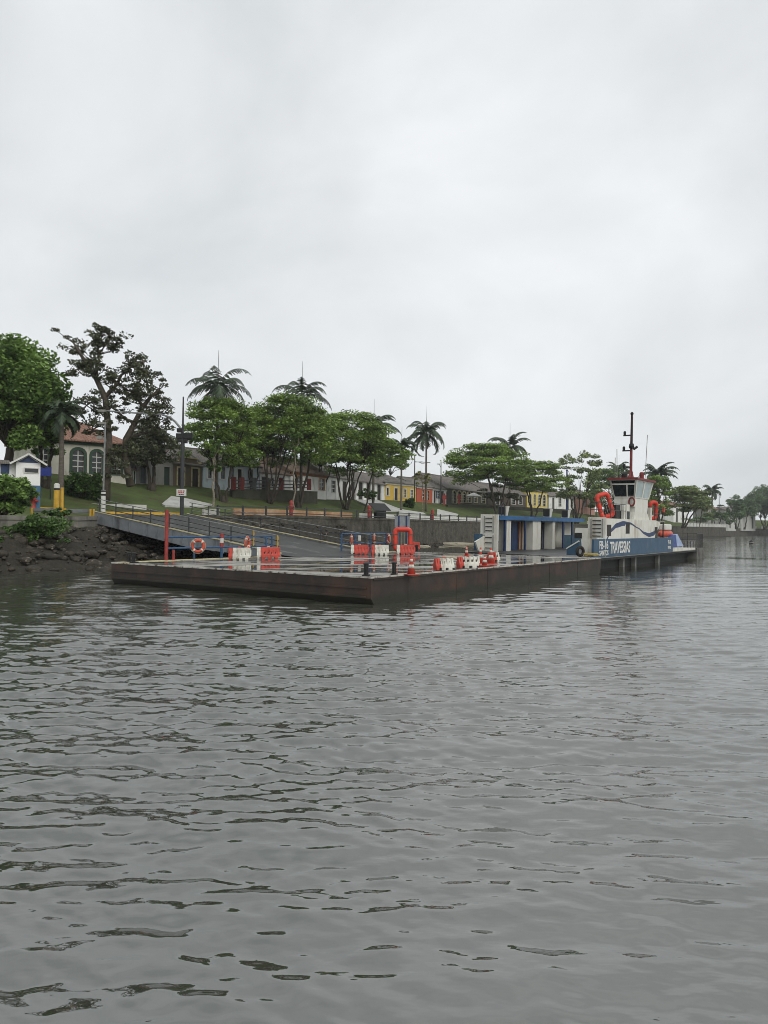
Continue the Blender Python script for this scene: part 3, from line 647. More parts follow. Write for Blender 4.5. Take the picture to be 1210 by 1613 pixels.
# tower and wheelhouse
tw = MB(); tw.prism([(7.6, .25, 3.42), (7.9, .25, 3.95), (8.0, .25, 4.5), (7.8, .25, 4.52), (7.8, .25, 5.02), (11.2, .25, 5.02), (11.0, .25, 3.95), (11.6, .25, 3.42)], (0, 1.4, 0)); tw.build('tower', fwhite, fer)
MB().prism([(7.78, .26, 4.35), (7.78, .26, 5.02), (7.78, 1.75, 5.02), (7.78, 1.75, 4.5)], (.9, 0, 0)).build('wheelhouse_skirt', fwhite, fer)
MB().box(5.6, 6.2, .3, .55, 3.42, 4.45).build('support', fwhite, fer)
MB().box(12.0, 12.4, .3, .5, 3.42, 4.4).build('support', fwhite, fer)
MB().box(6.4, 7.5, .5, 1.4, 3.43, 4.0).build('tank', mat('dark green tank', '26343a', .5, '1c272c', 3, .6), fer)
MB().box(6.6, 7.3, .45, 1.3, 4.0, 4.5).build('locker', fwhite, fer)
MB().box(11.9, 12.3, .55, 1.4, 3.43, 4.35).build('louvre_box', blackm, fer)
MB().box(4.5, 5.3, .5, 1.4, 3.43, 4.4).build('louvre_box', blackm, fer)
WH0, WH1 = 5.0, 6.32
wb, wt = (7.75, 11.3, .22, 1.78), (7.35, 11.75, .0, 2.0)          # footprint below and above: walls lean outwards
def wp(fx, fy, f): a = [wb[k]+(wt[k]-wb[k])*f for k in range(4)]; return Vector((a[0]+(a[1]-a[0])*fx, a[2]+(a[3]-a[2])*fy, WH0+(WH1-WH0)*f))
def wallgrid(fix, cols, rows, panes):                              # a leaning wall with real window holes
    P = (lambda u, f: wp(0, u, f)) if fix == 'front' else (lambda u, f: wp(u, 0, f)) if fix == 'side' else (lambda u, f: wp(1, u, f)) if fix == 'back' else (lambda u, f: wp(u, 1, f))
    inn = {'front': Vector((.08, 0, 0)), 'side': Vector((0, .08, 0)), 'back': Vector((-.08, 0, 0)), 'port': Vector((0, -.08, 0))}[fix]
    b = MB()
    for i in range(len(cols)-1):
        for j in range(len(rows)-1):
            q = [P(cols[i], rows[j]), P(cols[i+1], rows[j]), P(cols[i+1], rows[j+1]), P(cols[i], rows[j+1])]
            if (i, j) in panes: MB().prism([v+inn*.6 for v in q], inn*.2).build('window_pane', panes[i, j], whs)
            else: b.prism(q, inn)
    return b.build('wheelhouse_wall', fwhite, whs)
whs = MB().prism([wp(0, 0, 0), wp(1, 0, 0), wp(1, 1, 0), wp(0, 1, 0)], (0, 0, .05)).build('wheelhouse', fwhite, fer)
wallgrid('front', [0, .06, .34, .38, .94, 1], [0, .08, .72, .8, .97, 1], {(1, 1): glass, (3, 1): glass, (1, 3): glass, (2, 3): glass, (3, 3): glass})
wallgrid('side', [0, .06, .47, .53, .94, 1], [0, .06, .93, 1], {(1, 1): paleglass, (3, 1): paleglass})
wallgrid('back', [0, .08, .92, 1], [0, .1, .9, 1], {(1, 1): glass}); wallgrid('port', [0, .08, .92, 1], [0, .1, .9, 1], {(1, 1): glass})
MB().box(7.2, 11.9, -.12, 2.12, WH1, WH1+.16).build('wheelhouse_roof', redtrim, fer)
# mast
mast = MB().tube([(8.9, .9, WH1+.16), (8.95, .9, 11.3)], [.11, .075], 10).build('mast', redtrim, fer); MB().tube([(8.925, .9, 8.7), (8.951, .9, 11.31)], [.1, .078], 10).build('upper_mast', mat('dark mast paint', '3b2523', .5, '271a19', 2, .6), mast)
MB().prism([(8.3, .85, WH1+.16), (9.6, .85, WH1+.16), (8.95, .85, 7.3)], (0, .1, 0)).build('mast_foot', redtrim, mast)
for z, l_ in ((9.75, .5), (8.6, .55), (7.3, .5)):
    MB().bar((8.9, .9, z), (8.9, .9+l_+.1, z), .09).build('yard', blackm, mast); MB().lathe([(.09, 0), (.1, .22), (.06, .3)], 10, (8.9, .9+l_, z+.03)).build('navigation_light', blackm, mast)
MB().lathe([(.1, 0), (.12, .12), (.05, .2)], 10, (8.95, .9, 11.3)).build('masthead_light', blackm, mast)
MB().lathe([(.16, 0), (.2, .15), (.16, .35)], 10, (8.8, .85, 8.75)).build('radar_drum', blackm, mast)
MB().tube([(9.2, .55, 8.9), (9.0, .75, 8.7)], .09, 8).build('horn', blackm, mast)
for x, y, top, lean in ((7.6, 1.5, 8.6, -.15), (10.8, .4, 10.0, .45), (7.7, 1.7, 8.0, 0)):
    MB().tube([(x, y, WH1+.15), (x+lean, y, top)], .025, 5).build('whip_antenna', fshade, fer)
MB().lathe([(.16, 0), (.17, .5), (.1, .6)], 10, (10.6, .6, WH1+.16)).build('funnel_stub', redtrim, fer)
MB().lathe([(.18, 0), (.22, .3), (.1, .4)], 10, (7.7, 1.0, WH1+.16)).build('searchlight', blackm, fer)
MB().tube([(7.66+.0*a, .42+.2*math.cos(a), 4.72+.3*math.sin(a)) for a in (i*math.pi/9 for i in range(18))], .06, 8, True).build('wheelhouse_buoy', redtrim, fer)
# top deck rails
def railrun(pts, hgt, parent, m=dsteel, name='guard_rail'):
    b = MB()
    for a in (hgt, hgt*.55): b.tube([(x, y, z+a) for x, y, z in pts], .022, 5)
    for (p, q) in zip(pts[:-1], pts[1:]):
        n = max(1, int((Vector(q)-Vector(p)).length/1.0))
        for i in range(n+1): c = Vector(p).lerp(Vector(q), i/n); b.tube([c, c+Vector((0, 0, hgt))], .025, 5)
    return b.build(name, m, parent)
railrun([(5.4, .12, 3.43), (1.1, .12, 3.43), (1.1, 1.1, 3.43), (5.4, 1.1, 3.43)], 1.0, fer)
railrun([(12.5, .12, 3.4), (15.2, .12, 3.4), (15.2, 1.5, 3.4)], 1.0, fer)
MB().box(12.6, 15.3, .1, 1.5, 3.3, 3.4).build('aft_platform', fshade, fer)
for x in (15.1,): MB().tube([(x, .15, .9), (x, .15, 3.3)], .05, 6).build('stanchion', blackm, fer)
MB().box(15.0, 15.25, .05, .2, 4.1, 4.5).build('lamp_box', orange, fer)
# after end: low bulwark, stern gate
MB().prism([(17.6, 0, .88), (17.6, 0, 1.2), (S1-3, 0, 1.05), (S1-3, 0, .88)], (0, .12, 0)).build('stern_bulwark', fwhite, fer)
for x in (6.2, 9.0, 15.2): MB().box(x, x+.3, .5, .8, -.2, .7).build('fender_post', fshade, fer)
st = MB().prism([(S1-2.4, 0, -.1), (S1-2.4, 0, 1.0), (S1+.2, 0, 1.0), (S1+.9, 0, .05)], (0, W_*.35, 0)).build('stern_gate', mat('scuffed gate plate', '77756f', .7, '4b4a46', 1.5, .8, .02, 6, stain='3a3733', sscale=1.5, sstretch=(1, 1, .6), slo=.48, shi=.65), fer)
railrun([(S1-2.2, .05, 1.0), (S1-.0, .05, 1.0), (S1+.1, W_*.3, 1.0)], 1.35, fer, dsteel, 'stern_rail')
g = MB()
for i in range(7): g.bar((S1-2.2+i*.37, .05, 1.0), (S1-2.2+i*.37, .05, 2.3), .04)
g.build('stern_bars', dsteel, st)
railrun([(S1-6.5, .1, 1.0), (S1-2.4, .1, 1.0)], .7, fer, dsteel, 'stern_rail')
# bow bulwark on the deck side, flap and hinge at the pontoon end
MB().prism([(.8, 1.15, .9), (.8, 1.15, 2.75), (.8, 2.0, 2.75), (.8, 2.05, 2.4), (.8, 1.6, 2.0), (.8, 1.5, .9)], (.12, 0, 0)).build('bow_bulwark', fwhite, fer)
MB().box(.76, .8, 1.55, 2.05, 2.05, 2.42).build('bow_window', blackm, fer)
MB().prism([(-.9, .16, .9), (-.9, .16, 1.7), (.1, .16, 2.1), (.9, .16, 2.1), (.9, .16, .9)], (0, .1, 0)).build('bow_cheek', fwhite, fer)
MB().prism([(-1.2, 1.0, 1.0), (-1.2, 1.8, 1.0), (-1.2, 1.8, 1.35), (-1.2, 1.0, 1.85)], (.08, 0, .0)).build('bow_flap_arm', hullblue, fer)
MB().bar((-1.2, 1.82, 1.4), (-1.2, .98, 1.92), .12, .07).build('flap_edge', fwhite, fer)
# port casing: open passenger shelter with blue roof
PW = W_; P0_, P1_ = 1.3, 18.5
sh = MB().box(P0_, P1_, PW-.12, PW, .9, 3.25); shelter = sh.build('shelter_back_wall', mat('shelter cream wall', 'd6d3c6', .6, 'bfbcae', 1.2, .7, stain='8c8672', sscale=1.2, sstretch=(1, 1, .4), slo=.55, shi=.75), fer)
rf_ = MB().box(P0_+.12, P1_, PW-1.35, PW+.1, 3.2, 3.52).build('shelter_roof', mat('blue roof paint', '2f6394', .45, '27537c', 1.5, .6, stain='1f3f5c', sscale=2, sstretch=(.4, 1, 1)), fer)
MB().box(P0_-.12, P0_+.02, PW-1.35, PW+.05, .9, 3.58).build('ladder_wall', fwhite, fer)
Ml = Matrix.Translation((P0_-.12, PW-.65, 0)) @ Matrix.Rotation(R(-90), 4, 'Z')
ladder(fer, Ml, .72, 2.25, 3.45, 4); ladder(fer, Ml, .72, .95, 2.1, 3)
def fs(px, y):                                     # station along the ferry seen at a pixel column
    k = (px-605)/F; q = O+E2*y; return (k*q.y-q.x)/(E1.x-k*E1.y)
def span(a, b, y0, y1, z0, z1, name, m): MB().box(fs(a, y0), fs(b, y0), y0, y1, z0, z1).build(name, m, fer)
yf = PW-1.25
for a, b, m_, n_ in ((795, 797.2, navy, 'post'), (827, 828.6, navy, 'post'), (887, 888.8, navy, 'post'), (901, 902.2, navy, 'post')): span(a, b, yf, yf+.12, .9, 3.2, n_, m_)
for a, b in ((797.4, 804.5), (839, 851.5), (870, 874)): span(a, b, yf+.02, yf+.9, .9, 3.2, 'pillar', fwhite)
for a, b in ((805.5, 817), (856.5, 869)): span(a, b, PW-.5, PW-.42, .9, 3.1, 'blue_door', navy)
for a, b in ((817.5, 818.3), (822, 822.8)): span(a, b, PW-.6, PW-.5, .9, 3.1, 'pipe', mat('rusty pipe', '8a5a44', .7))
MB().box(1.6, 3.2, PW-.6, PW-.2, 1.5, 1.62).build('bench', navy, fer); MB().box(1.6, 3.2, PW-.25, PW-.14, 1.62, 2.1).build('bench_back', navy, fer)
MB().box(fs(889, yf), P1_-.1, PW-1.2, PW-1.12, .9, 2.05).build('shelter_panel', mat('teal panel', '20475a', .5, '183746', 2, .6), fer)
for x in (3.3, 11.5, 15.5):
    vn = MB().prism([(x, PW-.9, 3.53), (x+.35, PW-.9, 3.53), (x+.45, PW-1.0, 4.25), (x-.1, PW-1.0, 4.25)], (0, .6, 0)).build('roof_vent', fwhite, fer)
    MB().box(x-.115, x-.1, PW-.93, PW-.37, 3.6, 4.22).build('vent_mouth', blackm, vn)
tl = MB()
for x in (1.0, 1.5): tl.tube([(P0_+.1, PW-x, 3.5), (P0_+.1, PW-x, 4.3), (P0_+.3, PW-x, 4.45), (P0_+.6, PW-x, 4.3), (P0_+.6, PW-x, 3.5)], .03, 5)
tl.build('roof_handhold', dsteel, fer)
wb_ = MB().prism([(P0_-1.0, PW-.2, .95), (P0_-.1, PW-.2, .95), (P0_-.1, PW-.2, 2.0), (P0_-1.5, PW-.2, 1.6)], (0, -.12, 0)); wb_.build('bow_flap', fwhite, fer)
MB().box(P0_-.8, P0_-.2, PW-.18, PW+.2, .95, 2.15).build('bow_box', hullblue, fer)
# ---- things carried on board
def on_ferry(x, y, z): return fer_M @ Vector((x, y, z))
fer_M = Matrix.Translation(O) @ Matrix.Rotation(FRZ, 4, 'Z') @ Matrix.Rotation(R(.9), 4, 'X')
life_float(on_ferry(3.2, .6, 3.42), FRZ-.75, -.1, 1.15, 1.85, 'red life float leaning on the ferry rail left of the wheelhouse', .16, roll=-.25)
life_float(on_ferry(13.6, .6, 3.42), FRZ-.55, .1, .95, 1.6, 'red life float leaning on the ferry rail right of the wheelhouse', .16)
tb = thing('rescue_boat', 'small orange rescue boat lashed on a white cradle at the ferry stern', 'boat', on_ferry(18.6, .9, 2.2), FRZ)
bm_ = MB(); sec = [(-1.5, .05, .18), (-1.1, .34, .3), (0, .45, .34), (1.1, .38, .32), (1.5, .1, .2)]; V = []
for x, hw, hh in sec: V += [(x, hw*math.cos(a), hh*math.sin(a)+.12) for a in (i*math.pi/5 for i in range(10))]
bm_.add(V, [(i*10+j, i*10+(j+1) % 10, (i+1)*10+(j+1) % 10, (i+1)*10+j) for i in range(4) for j in range(10)]+[tuple(range(9, -1, -1)), tuple(range(40, 50))]); bm_.build('boat_hull', orange, tb, smooth=True)
MB().box(-.9, 1.0, -.3, .3, .42, .95).build('white_cover', fwhite, tb, bevel=.1)
for x in (-.8, .8): MB().box(x-.06, x+.06, -.4, .4, -1.3, -.12).build('cradle_leg', fwhite, tb)
vb = thing('covered_launch', 'blue tarpaulin over a small launch on the ferry stern deck', 'boat', on_ferry(19.5, .7, .92), FRZ)
tarp = mat('blue tarpaulin', '2c4489', .45, '22366f', 2, .7, .03, 4)
MB().prism([(-1.6, -.5, .25), (-1.75, -.5, 1.0), (-.9, -.45, 1.35), (.9, -.4, 1.2), (2.2, -.5, .25)], (0, 1.1, 0)).build('tarpaulin', tarp, vb, bevel=.06)
MB().prism([(.3, -.53, .3), (.0, -.47, 1.36), (.7, -.45, 1.4), (2.5, -.53, .3)], (0, 1.2, 0)).build('white_stripe_cover', mat('pale blue cloth', 'a9b6cc', .6, '7f90b4', 2, .6), vb, bevel=.04)
MB().prism([(-1.9, -.45, .02), (-2.1, -.45, .3), (2.7, -.45, .3), (2.3, -.45, .02)], (0, 1.1, 0)).build('launch_hull', fwhite, vb, bevel=.04)
# ============================================================ HOUSES
tileg = mat('weathered grey roof tiles', '7c766e', .85, '54504b', 1.2, .8, .05, 7, stain='3c3b35', sscale=.8, sstretch=(1, 1, 1), slo=.5, shi=.7)
def tiles(name, a, b):
    m = mat(name, a, .8, b, 1.3, .9, stain='4c4038', sscale=1.4, sstretch=(1, 1, 1), slo=.55, shi=.75); t = m.node_tree; n = t.nodes.new; l = t.links.new
    bs = t.nodes['Principled BSDF']; tcn = n('ShaderNodeTexCoord'); wv = n('ShaderNodeTexWave'); wv.bands_direction = 'X'; wv.inputs['Scale'].default_value = 1.1; wv.inputs['Distortion'].default_value = .6
    l(tcn.outputs['Object'], wv.inputs['Vector']); w2 = n('ShaderNodeTexWave'); w2.bands_direction = 'Y'; w2.inputs['Scale'].default_value = .9; w2.inputs['Distortion'].default_value = 1.2; l(tcn.outputs['Object'], w2.inputs['Vector'])
    ad = n('ShaderNodeMath'); ad.operation = 'ADD'; l(wv.outputs['Fac'], ad.inputs[0]); l(w2.outputs['Fac'], ad.inputs[1])
    bu = n('ShaderNodeBump'); bu.inputs['Distance'].default_value = .12; bu.inputs['Strength'].default_value = 1; l(ad.outputs[0], bu.inputs['Height']); l(bu.outputs[0], bs.inputs['Normal']); return m
tiler = tiles('red clay tiles', 'a98270', '7d5a4c'); tileg2 = tiles('grey clay tiles', '8d867f', '625c57'); tileb = tiles('brown clay tiles', '94806f', '6b574b')
darkpane = mat('dark window pane', '272a2b', .12, '1a1c1d', 2, .5, spec=.6)
darkdoor = mat('dark wooden door', '332d29', .6, '241f1c', 4, .6)
def wallmat(n, c): return mat('plaster '+n, c, .85, ''.join('%02x' % int(int(c[i:i+2], 16)*.93) for i in (0, 2, 4)), .9, .6, .01, 12, stain='6b665c', sscale=.9, sstretch=(1, 1, .35), slo=.56, shi=.8)
def house(name, label, px0, Y0, px1, Y1, eave, wallm, roofm, ridge_py, openings, depth=8, trimm=None, cornice=None, roof='gable', base=None, frame_w=.14, plinth=None, cat='house', parapet=None, overhang=.35, hipl=True, hipr=True):
    """facade runs from the pixel column px0 (Y0 m away) to px1 (Y1 m away); openings: (pxa, pxb, py_top, py_bottom, kind, arched)"""
    A = at(px0, 806, Y0); B = at(px1, 806, Y1); A.z = B.z = 0
    gz = min(ground(A.x, A.y), ground(B.x, B.y)) if base is None else base
    d = (B-A); L = d.length; d.normalize(); rz = math.atan2(d.y, d.x)
    t = thing(name, label, cat, (A.x, A.y, gz), rz)
    H = at(px0, eave, Y0).z-gz
    nrm = Vector((-d.y, d.x, 0))
    def uz(px, py):                                   # pixel -> (along facade, height)
        r_ = ray(px, 806); # solve A + u d = s r (horizontal)
        den = r_.x*d.y-r_.y*d.x; s = (A.x*d.y-A.y*d.x)/den; p = r_*s
        u = (Vector((p.x, p.y, 0))-A).dot(d); Y = p.y
        return u, at(px, py, Y).z-gz
    ops = []
    for o in openings:
        u0, zt = uz(o[0], o[2]); u1, _ = uz(o[1], o[2]); _, zb = uz(o[0], o[3])
        zb = max(zb, .05); u0 = max(u0, .1); u1 = min(u1, L-.1)
        if o[4] == 'door': zb = .05
        zt = min(zt, H-.15)
        if u1-u0 > .15 and zt-zb > .3: ops.append((u0, u1, zb, zt, o[4], o[5] if len(o) > 5 else False, o[6] if len(o) > 6 else None))
    ops.sort()
    us = sorted({0, L, *[v for o in ops for v in o[:2]]}); T = .28
    b = MB()
    for u0, u1 in zip(us[:-1], us[1:]):
        o = next((o for o in ops if o[0] <= (u0+u1)/2 <= o[1]), None)
        if o is None: b.box(u0, u1, 0, T, -1.2, H)
        else:
            b.box(u0, u1, 0, T, -1.2, o[2]); b.box(u0, u1, 0, T, o[3], H)
            if o[5]:                                   # arch spandrels
                r = (u1-u0)/2; cx = (u0+u1)/2; zs = o[3]-r*.75; n = 6
                for sg in (-1, 1):
                    pts = [(cx+sg*r, 0, o[3]+.001)]+[(cx+sg*r*math.cos(a), 0, zs+(o[3]-zs)*math.sin(a)) for a in (i*math.pi/2/n for i in range(n+1))]
                    b.prism(pts, (0, T, 0))
    b.box(0, T, T, depth, -1.2, H); b.box(L-T, L, T, depth, -1.2, H); b.box(T, L-T, depth-T, depth, -1.2, H); b.box(T, L-T, T+.7, T+.75, -1, H-.02)
    b.build('wall', wallm, t)
    if plinth: MB().box(-.03, L+.03, -.05, 0, -1.2, .45).build('plinth', plinth, t)
    for (u0, u1, zb, zt, kind, arch, dm) in ops:
        fw = frame_w; f = MB(); r = (u1-u0)/2; cx = (u0+u1)/2
        if arch:
            zs = zt-r*.75; n = 8
            outer = [(u1+fw, -.05, zb)]+[(cx+(r+fw)*math.cos(a), -.05, zs+(zt+fw-zs)*math.sin(a)) for a in (i*math.pi/n for i in range(n+1))]+[(u0-fw, -.05, zb)]
            inner = [(u1, -.05, zb)]+[(cx+r*math.cos(a), -.05, zs+(zt-zs)*math.sin(a)) for a in (i*math.pi/n for i in range(n+1))]+[(u0, -.05, zb)]
            for i in range(len(outer)-1): f.prism([outer[i], outer[i+1], inner[i+1], inner[i]], (0, .055, 0))
        else:
            f.box(u0-fw, u0, -.05, .005, zb, zt); f.box(u1, u1+fw, -.05, .005, zb, zt); f.box(u0-fw, u1+fw, -.055, .005, zt, zt+fw)
        if kind == 'window': f.box(u0-fw-.05, u1+fw+.05, -.1, .005, zb-.1, zb)
        fr = f.build('door' if kind == 'door' else 'window', trimm or white, t)
        MB().box(u0, u1, .14, .18, zb, zt).build('door_leaf' if kind == 'door' else 'pane', dm or (darkdoor if kind == 'door' else darkpane), fr)
        if kind == 'window' and (u1-u0) > .7:
            g = MB(); g.box(cx-.05, cx+.05, .1, .14, zb, zt)
            n = 4 if arch else 3
            for i in range(1, n): z = zb+(zt-zb)*i/n; g.box(u0, cx-.05, .1, .14, z-.045, z+.045); g.box(cx+.05, u1, .1, .14, z-.045, z+.045)
            g.build('glazing_bars', white, fr)
    if cornice: MB().box(-.1, L+.1, -.16, 0, H-.42, H+.02).build('cornice', cornice, t)
    if parapet:
        for f0, f1, hgt in parapet: MB().box(L*f0, L*f1, -.03, T, H, H+hgt).build('parapet', wallm, t); MB().box(L*f0-.05, L*f1+.05, -.1, T+.02, H+hgt, H+hgt+.16).build('parapet_trim', cream, t)
    if roofm:
        pm = (px0+px1)/2; Ym = (Y0+Y1)/2+depth*.45*abs(d.x)
        rzh = at(pm, ridge_py, Ym).z-gz; rzh = max(rzh, H+.6); oh = overhang; e0 = H+.02; ry = depth/2
        v = [(-oh, -oh, e0), (L+oh, -oh, e0), (L+oh, depth+oh, e0), (-oh, depth+oh, e0)]
        hl = depth*.4 if (roof == 'hip' and hipl) else -oh; hr = L-depth*.4 if (roof == 'hip' and hipr) else L+oh
        if hl > hr: hl = hr = (hl+hr)/2
        v += [(hl, ry, rzh), (hr, ry, rzh)]
        v += [(x, y, z-.14) for x, y, z in v[:4]]
        me = MB().add(v, [(0, 1, 5, 4), (1, 2, 5), (2, 3, 4, 5), (3, 0, 4), (6, 7, 1, 0), (7, 8, 2, 1), (8, 9, 3, 2), (9, 6, 0, 3), (9, 8, 7, 6)])
        ro = me.build('roof', roofm, t)
        MB().tube([(hl, ry, rzh+.02), (hr, ry, rzh+.02)], .12, 6).build('ridge_tiles', roofm, ro)
    return t
greenp = mat('dark green paint', '38503f', .6, '2b3e31', 2, .6)
WG, W_w = wallmat('grey white', 'cdc9bb'), wallmat('white', 'ecebe7')
house('arched_window_house', 'large pale house with red tiled roof and green arched windows above the round bush', 50, 73, 198, 78.8, 688.5, WG, tiler, 660,
      [(60, 74, 706, 742, 'window', True), (113, 131, 708, 743, 'window', True), (144, 159, 711, 745, 'window', True), (178, 189, 714, 747, 'window', True)], depth=10, trimm=greenp, cornice=greenp, roof='hip', frame_w=.3, hipl=False, overhang=.6)
house('green_cottage', 'small low dark green house with pale door hidden between the dark trees', 198, 79.2, 214, 81, 738, wallmat('green', '3d5a4d'), tileg2, 730, [(209, 212, 742, 762, 'door', False, white)], depth=6)
house('grey_house', 'dull grey house with dark doors behind the small dark tree', 214, 81, 272, 86.2, 717, wallmat('dull grey', '858380'), tileg2, 704, [(220, 229.5, 733, 762, 'door', False, mat('slate door', '4a5056', .6)), (238, 244, 735, 762, 'door', False, mat('slate door', '4a5056', .6)), (257.5, 267, 735, 764, 'door', False, mat('dark green door', '33433c', .6))], trimm=wallmat('dull trim', '8f8d89'))
house('brown_house', 'brown shop front with cream trimmed doors and a stepped parapet', 272.5, 86.4, 317.5, 91, 729, wallmat('brown', '6d6150'), tileg, 702, [(279.5, 289, 737, 765, 'door'), (302, 311.5, 738, 766, 'door')], trimm=cream, parapet=[(0, .16, .25), (.2, .8, .75), (.84, 1, .25)], frame_w=.2)
house('pale_blue_house', 'long pale blue house with dark windows left of the first multi-stemmed tree', 318.5, 91.2, 408, 97.6, 729, wallmat('pale blue', 'c2cfd5'), tileg2, 710, [(327, 332.5, 735, 753, 'window'), (347, 354, 735.5, 754, 'window'), (361.5, 368, 736.5, 755, 'window'), (374, 380, 739, 768, 'door'), (391.5, 397.5, 739, 756, 'window')], frame_w=.16)
house('low_white_house', 'low white house with reddish roof and two dark doors behind terrace fence', 409, 98, 456, 103, 744, W_w, tileb, 729, [(411.5, 420, 751, 772, 'door'), (427, 431, 753, 766, 'window'), (439.5, 447, 752, 773, 'door')], depth=7)
house('orange_trim_house', 'white house with brown roof and orange trim seen between tree trunks', 457, 103.5, 514, 112, 742, W_w, tileb, 722, [(468, 475, 750, 767, 'window'), (502.5, 510.5, 754, 771, 'window')], trimm=mat('ochre trim', 'b5833f', .6), cornice=mat('brown trim', '8a5a38', .7), depth=8)
house('white_door_house', 'long white house with a row of tall black doors beside pale ramp', 514.5, 112.5, 606, 134.3, 750, W_w, tileg2, 738, [(522, 528, 757, 775, 'window'), (539.5, 546, 758, 783, 'door'), (553, 559.5, 758, 784, 'door'), (564.5, 571.5, 759, 785, 'door'), (577, 583.5, 759, 786, 'door'), (594, 600, 761, 788, 'door')], depth=8)
house('yellow_house', 'mustard yellow house with white framed windows and big dark hipped roof', 606.5, 134.6, 655, 143.4, 759, wallmat('mustard yellow', 'dcb858'), tileg, 741, [(609, 612, 768.5, 780, 'window'), (621.5, 626, 769, 788, 'door'), (635.5, 639.5, 771, 783, 'window'), (646.5, 650.5, 772, 784, 'window')], depth=13, roof='hip', cornice=white, frame_w=.25)
house('red_house', 'small red orange house with two dark windows next to the yellow one', 656, 143.6, 681, 148, 765.5, wallmat('brick red', 'b55a42'), tileg, 752, [(664.5, 668, 772, 787, 'window'), (672.5, 676, 773, 787.5, 'window')], depth=9, trimm=wallmat('brick trim', 'c07a55'), cornice=white)
house('white_shop', 'narrow white shop with navy panels between the red house and dark arched house', 681.5, 148.2, 703, 152.8, 769, W_w, tileg, 755, [(683.5, 686.5, 773, 793, 'door'), (688, 692, 774, 784, 'window'), (695, 698.5, 774, 793, 'door')], depth=9, trimm=navy, cornice=white)
house('dark_arcade_house', 'dark grey house with pale arched openings behind the white parasol', 703.5, 153, 767, 172, 769, wallmat('charcoal', '55564f'), tileg2, 750, [(712.5, 718, 773, 792, 'window', True), (720.5, 726.5, 773.5, 791, 'window', True), (728.5, 733.5, 774.5, 791, 'window', True), (736, 741.5, 775, 791, 'window', True), (746, 751, 776, 791, 'window', True), (759, 764, 777, 792, 'window', True)], depth=13, trimm=cream, roof='gable', frame_w=.3)
house('brown_arcade_house', 'dark brown house with white arched windows under the umbrella shaped trees', 768, 173, 829, 189, 775, wallmat('dark brown', '5f564c'), tileg2, 762, [(781, 786, 779, 794, 'window', True), (805.5, 811.5, 780, 794, 'window', True), (817, 822, 781, 794, 'window', True)], depth=10, frame_w=.28)
house('yellow_arch_house', 'pale yellow house with dark arched windows behind ferry shelter roof', 830.5, 190, 862, 200, 772, wallmat('pale yellow', 'e2cb74'), tileg2, 764, [(833, 837, 778, 796, 'window', True), (840.5, 844, 778.5, 796, 'window', True), (848, 852, 779, 797, 'window', True), (855, 859.5, 779.5, 797, 'window', True)], depth=9, frame_w=.2)
house('grey_roof_house', 'white house with low grey roof between yellow arched house and pink house', 865, 201, 906, 213, 781, W_w, tileg2, 773, [(870, 873, 784, 799, 'door'), (880, 884, 785, 797, 'window'), (892, 896, 786, 801, 'door'), (899, 903, 786, 798, 'window')], depth=9)
house('pink_house', 'pink house with two tall red windows behind the ferry bow', 917, 213, 937, 220, 780, wallmat('pink', 'd6a394'), tileg2, 772, [(920.5, 924, 786, 798, 'window'), (928, 932, 787, 799, 'window')], depth=9, trimm=wallmat('rose trim', 'b07468'))
house('far_white_house', 'distant white house with reddish roof behind the far leaning tree', 1061, 277, 1084, 296, 797, W_w, tiler, 791, [(1065, 1068, 800, 809, 'door'), (1074, 1077, 801, 810, 'door')], depth=9)
house('far_shed', 'distant small grey shed with reddish roof left of the far lamp post', 1113, 322, 1131, 330, 801, wallmat('shed grey', '8a8a84'), tiler, 796, [(1116, 1118, 804, 809, 'window'), (1121, 1123, 804, 812, 'door'), (1126, 1128, 804, 809, 'window')], depth=6)
house('far_shed', 'distant small pale building with low grey roof beside the far round headed lamp post', 1141, 335, 1159, 345, 803, wallmat('pale grey', 'bdbdb6'), tileg2, 799, [(1144, 1146, 806, 811, 'window'), (1149, 1151, 806, 813, 'door'), (1154, 1156, 806, 811, 'window')], depth=6)
house('far_white_house', 'distant white building half hidden under the far right trees', 1168, 372, 1190, 390, 805, wallmat('faded white', 'b3b3ab'), tileg2, 799, [(1172, 1176, 807, 814, 'window'), (1184, 1187, 807, 816, 'door')], depth=10)
# ------------------------------------------------ ticket hut on the left
A = at(24, 806, 57); gz = ground(A.x, A.y)-.3; hut = thing('ticket_hut', 'small white hut with blue base and pitched roof at the left edge', 'hut', (A.x, A.y, gz), R(29))
hw, hh = at(59, 770, 57).x-at(24, 770, 57).x, at(40, 728, 57).z-gz
zb = at(40, 764, 57).z-gz; hutblue = wallmat('hut blue', '4a6a86'); hx = -1.6
b = MB(); b.box(0, hw, 0, 2.4, zb, hh); b.box(hx, 0, .6, 2.4, zb, hh); b.prism([(.0, 0, hh), (hw, 0, hh), (hw/2, 0, hh+.62)], (0, .12, 0)); b.build('wall', W_w, hut)
b = MB(); b.box(-.03, hw+.03, -.03, 2.43, -1, zb); b.box(hx-.03, -.03, .57, 2.43, -1, zb); b.build('blue_base', hutblue, hut)
MB().prism([(.12, -.04, hh), (hw-.12, -.04, hh), (hw/2, -.04, hh+.5)], (0, .04, 0)).build('gable_panel', navy, hut)
for s in (-1, 1):
    q = MB(); x0 = hw/2; x1 = hw/2+s*(hw/2+.45); q.prism([(x0, -.35, hh+.72), (x1, -.35, hh-.1), (x1, -.35, hh-.22), (x0, -.35, hh+.6)], (0, 3.1, 0)); q.build('roof', tileg2, hut)
    MB().bar((x0, -.37, hh+.66), (x1, -.37, hh-.16), .05, .14).build('bargeboard', white, hut)
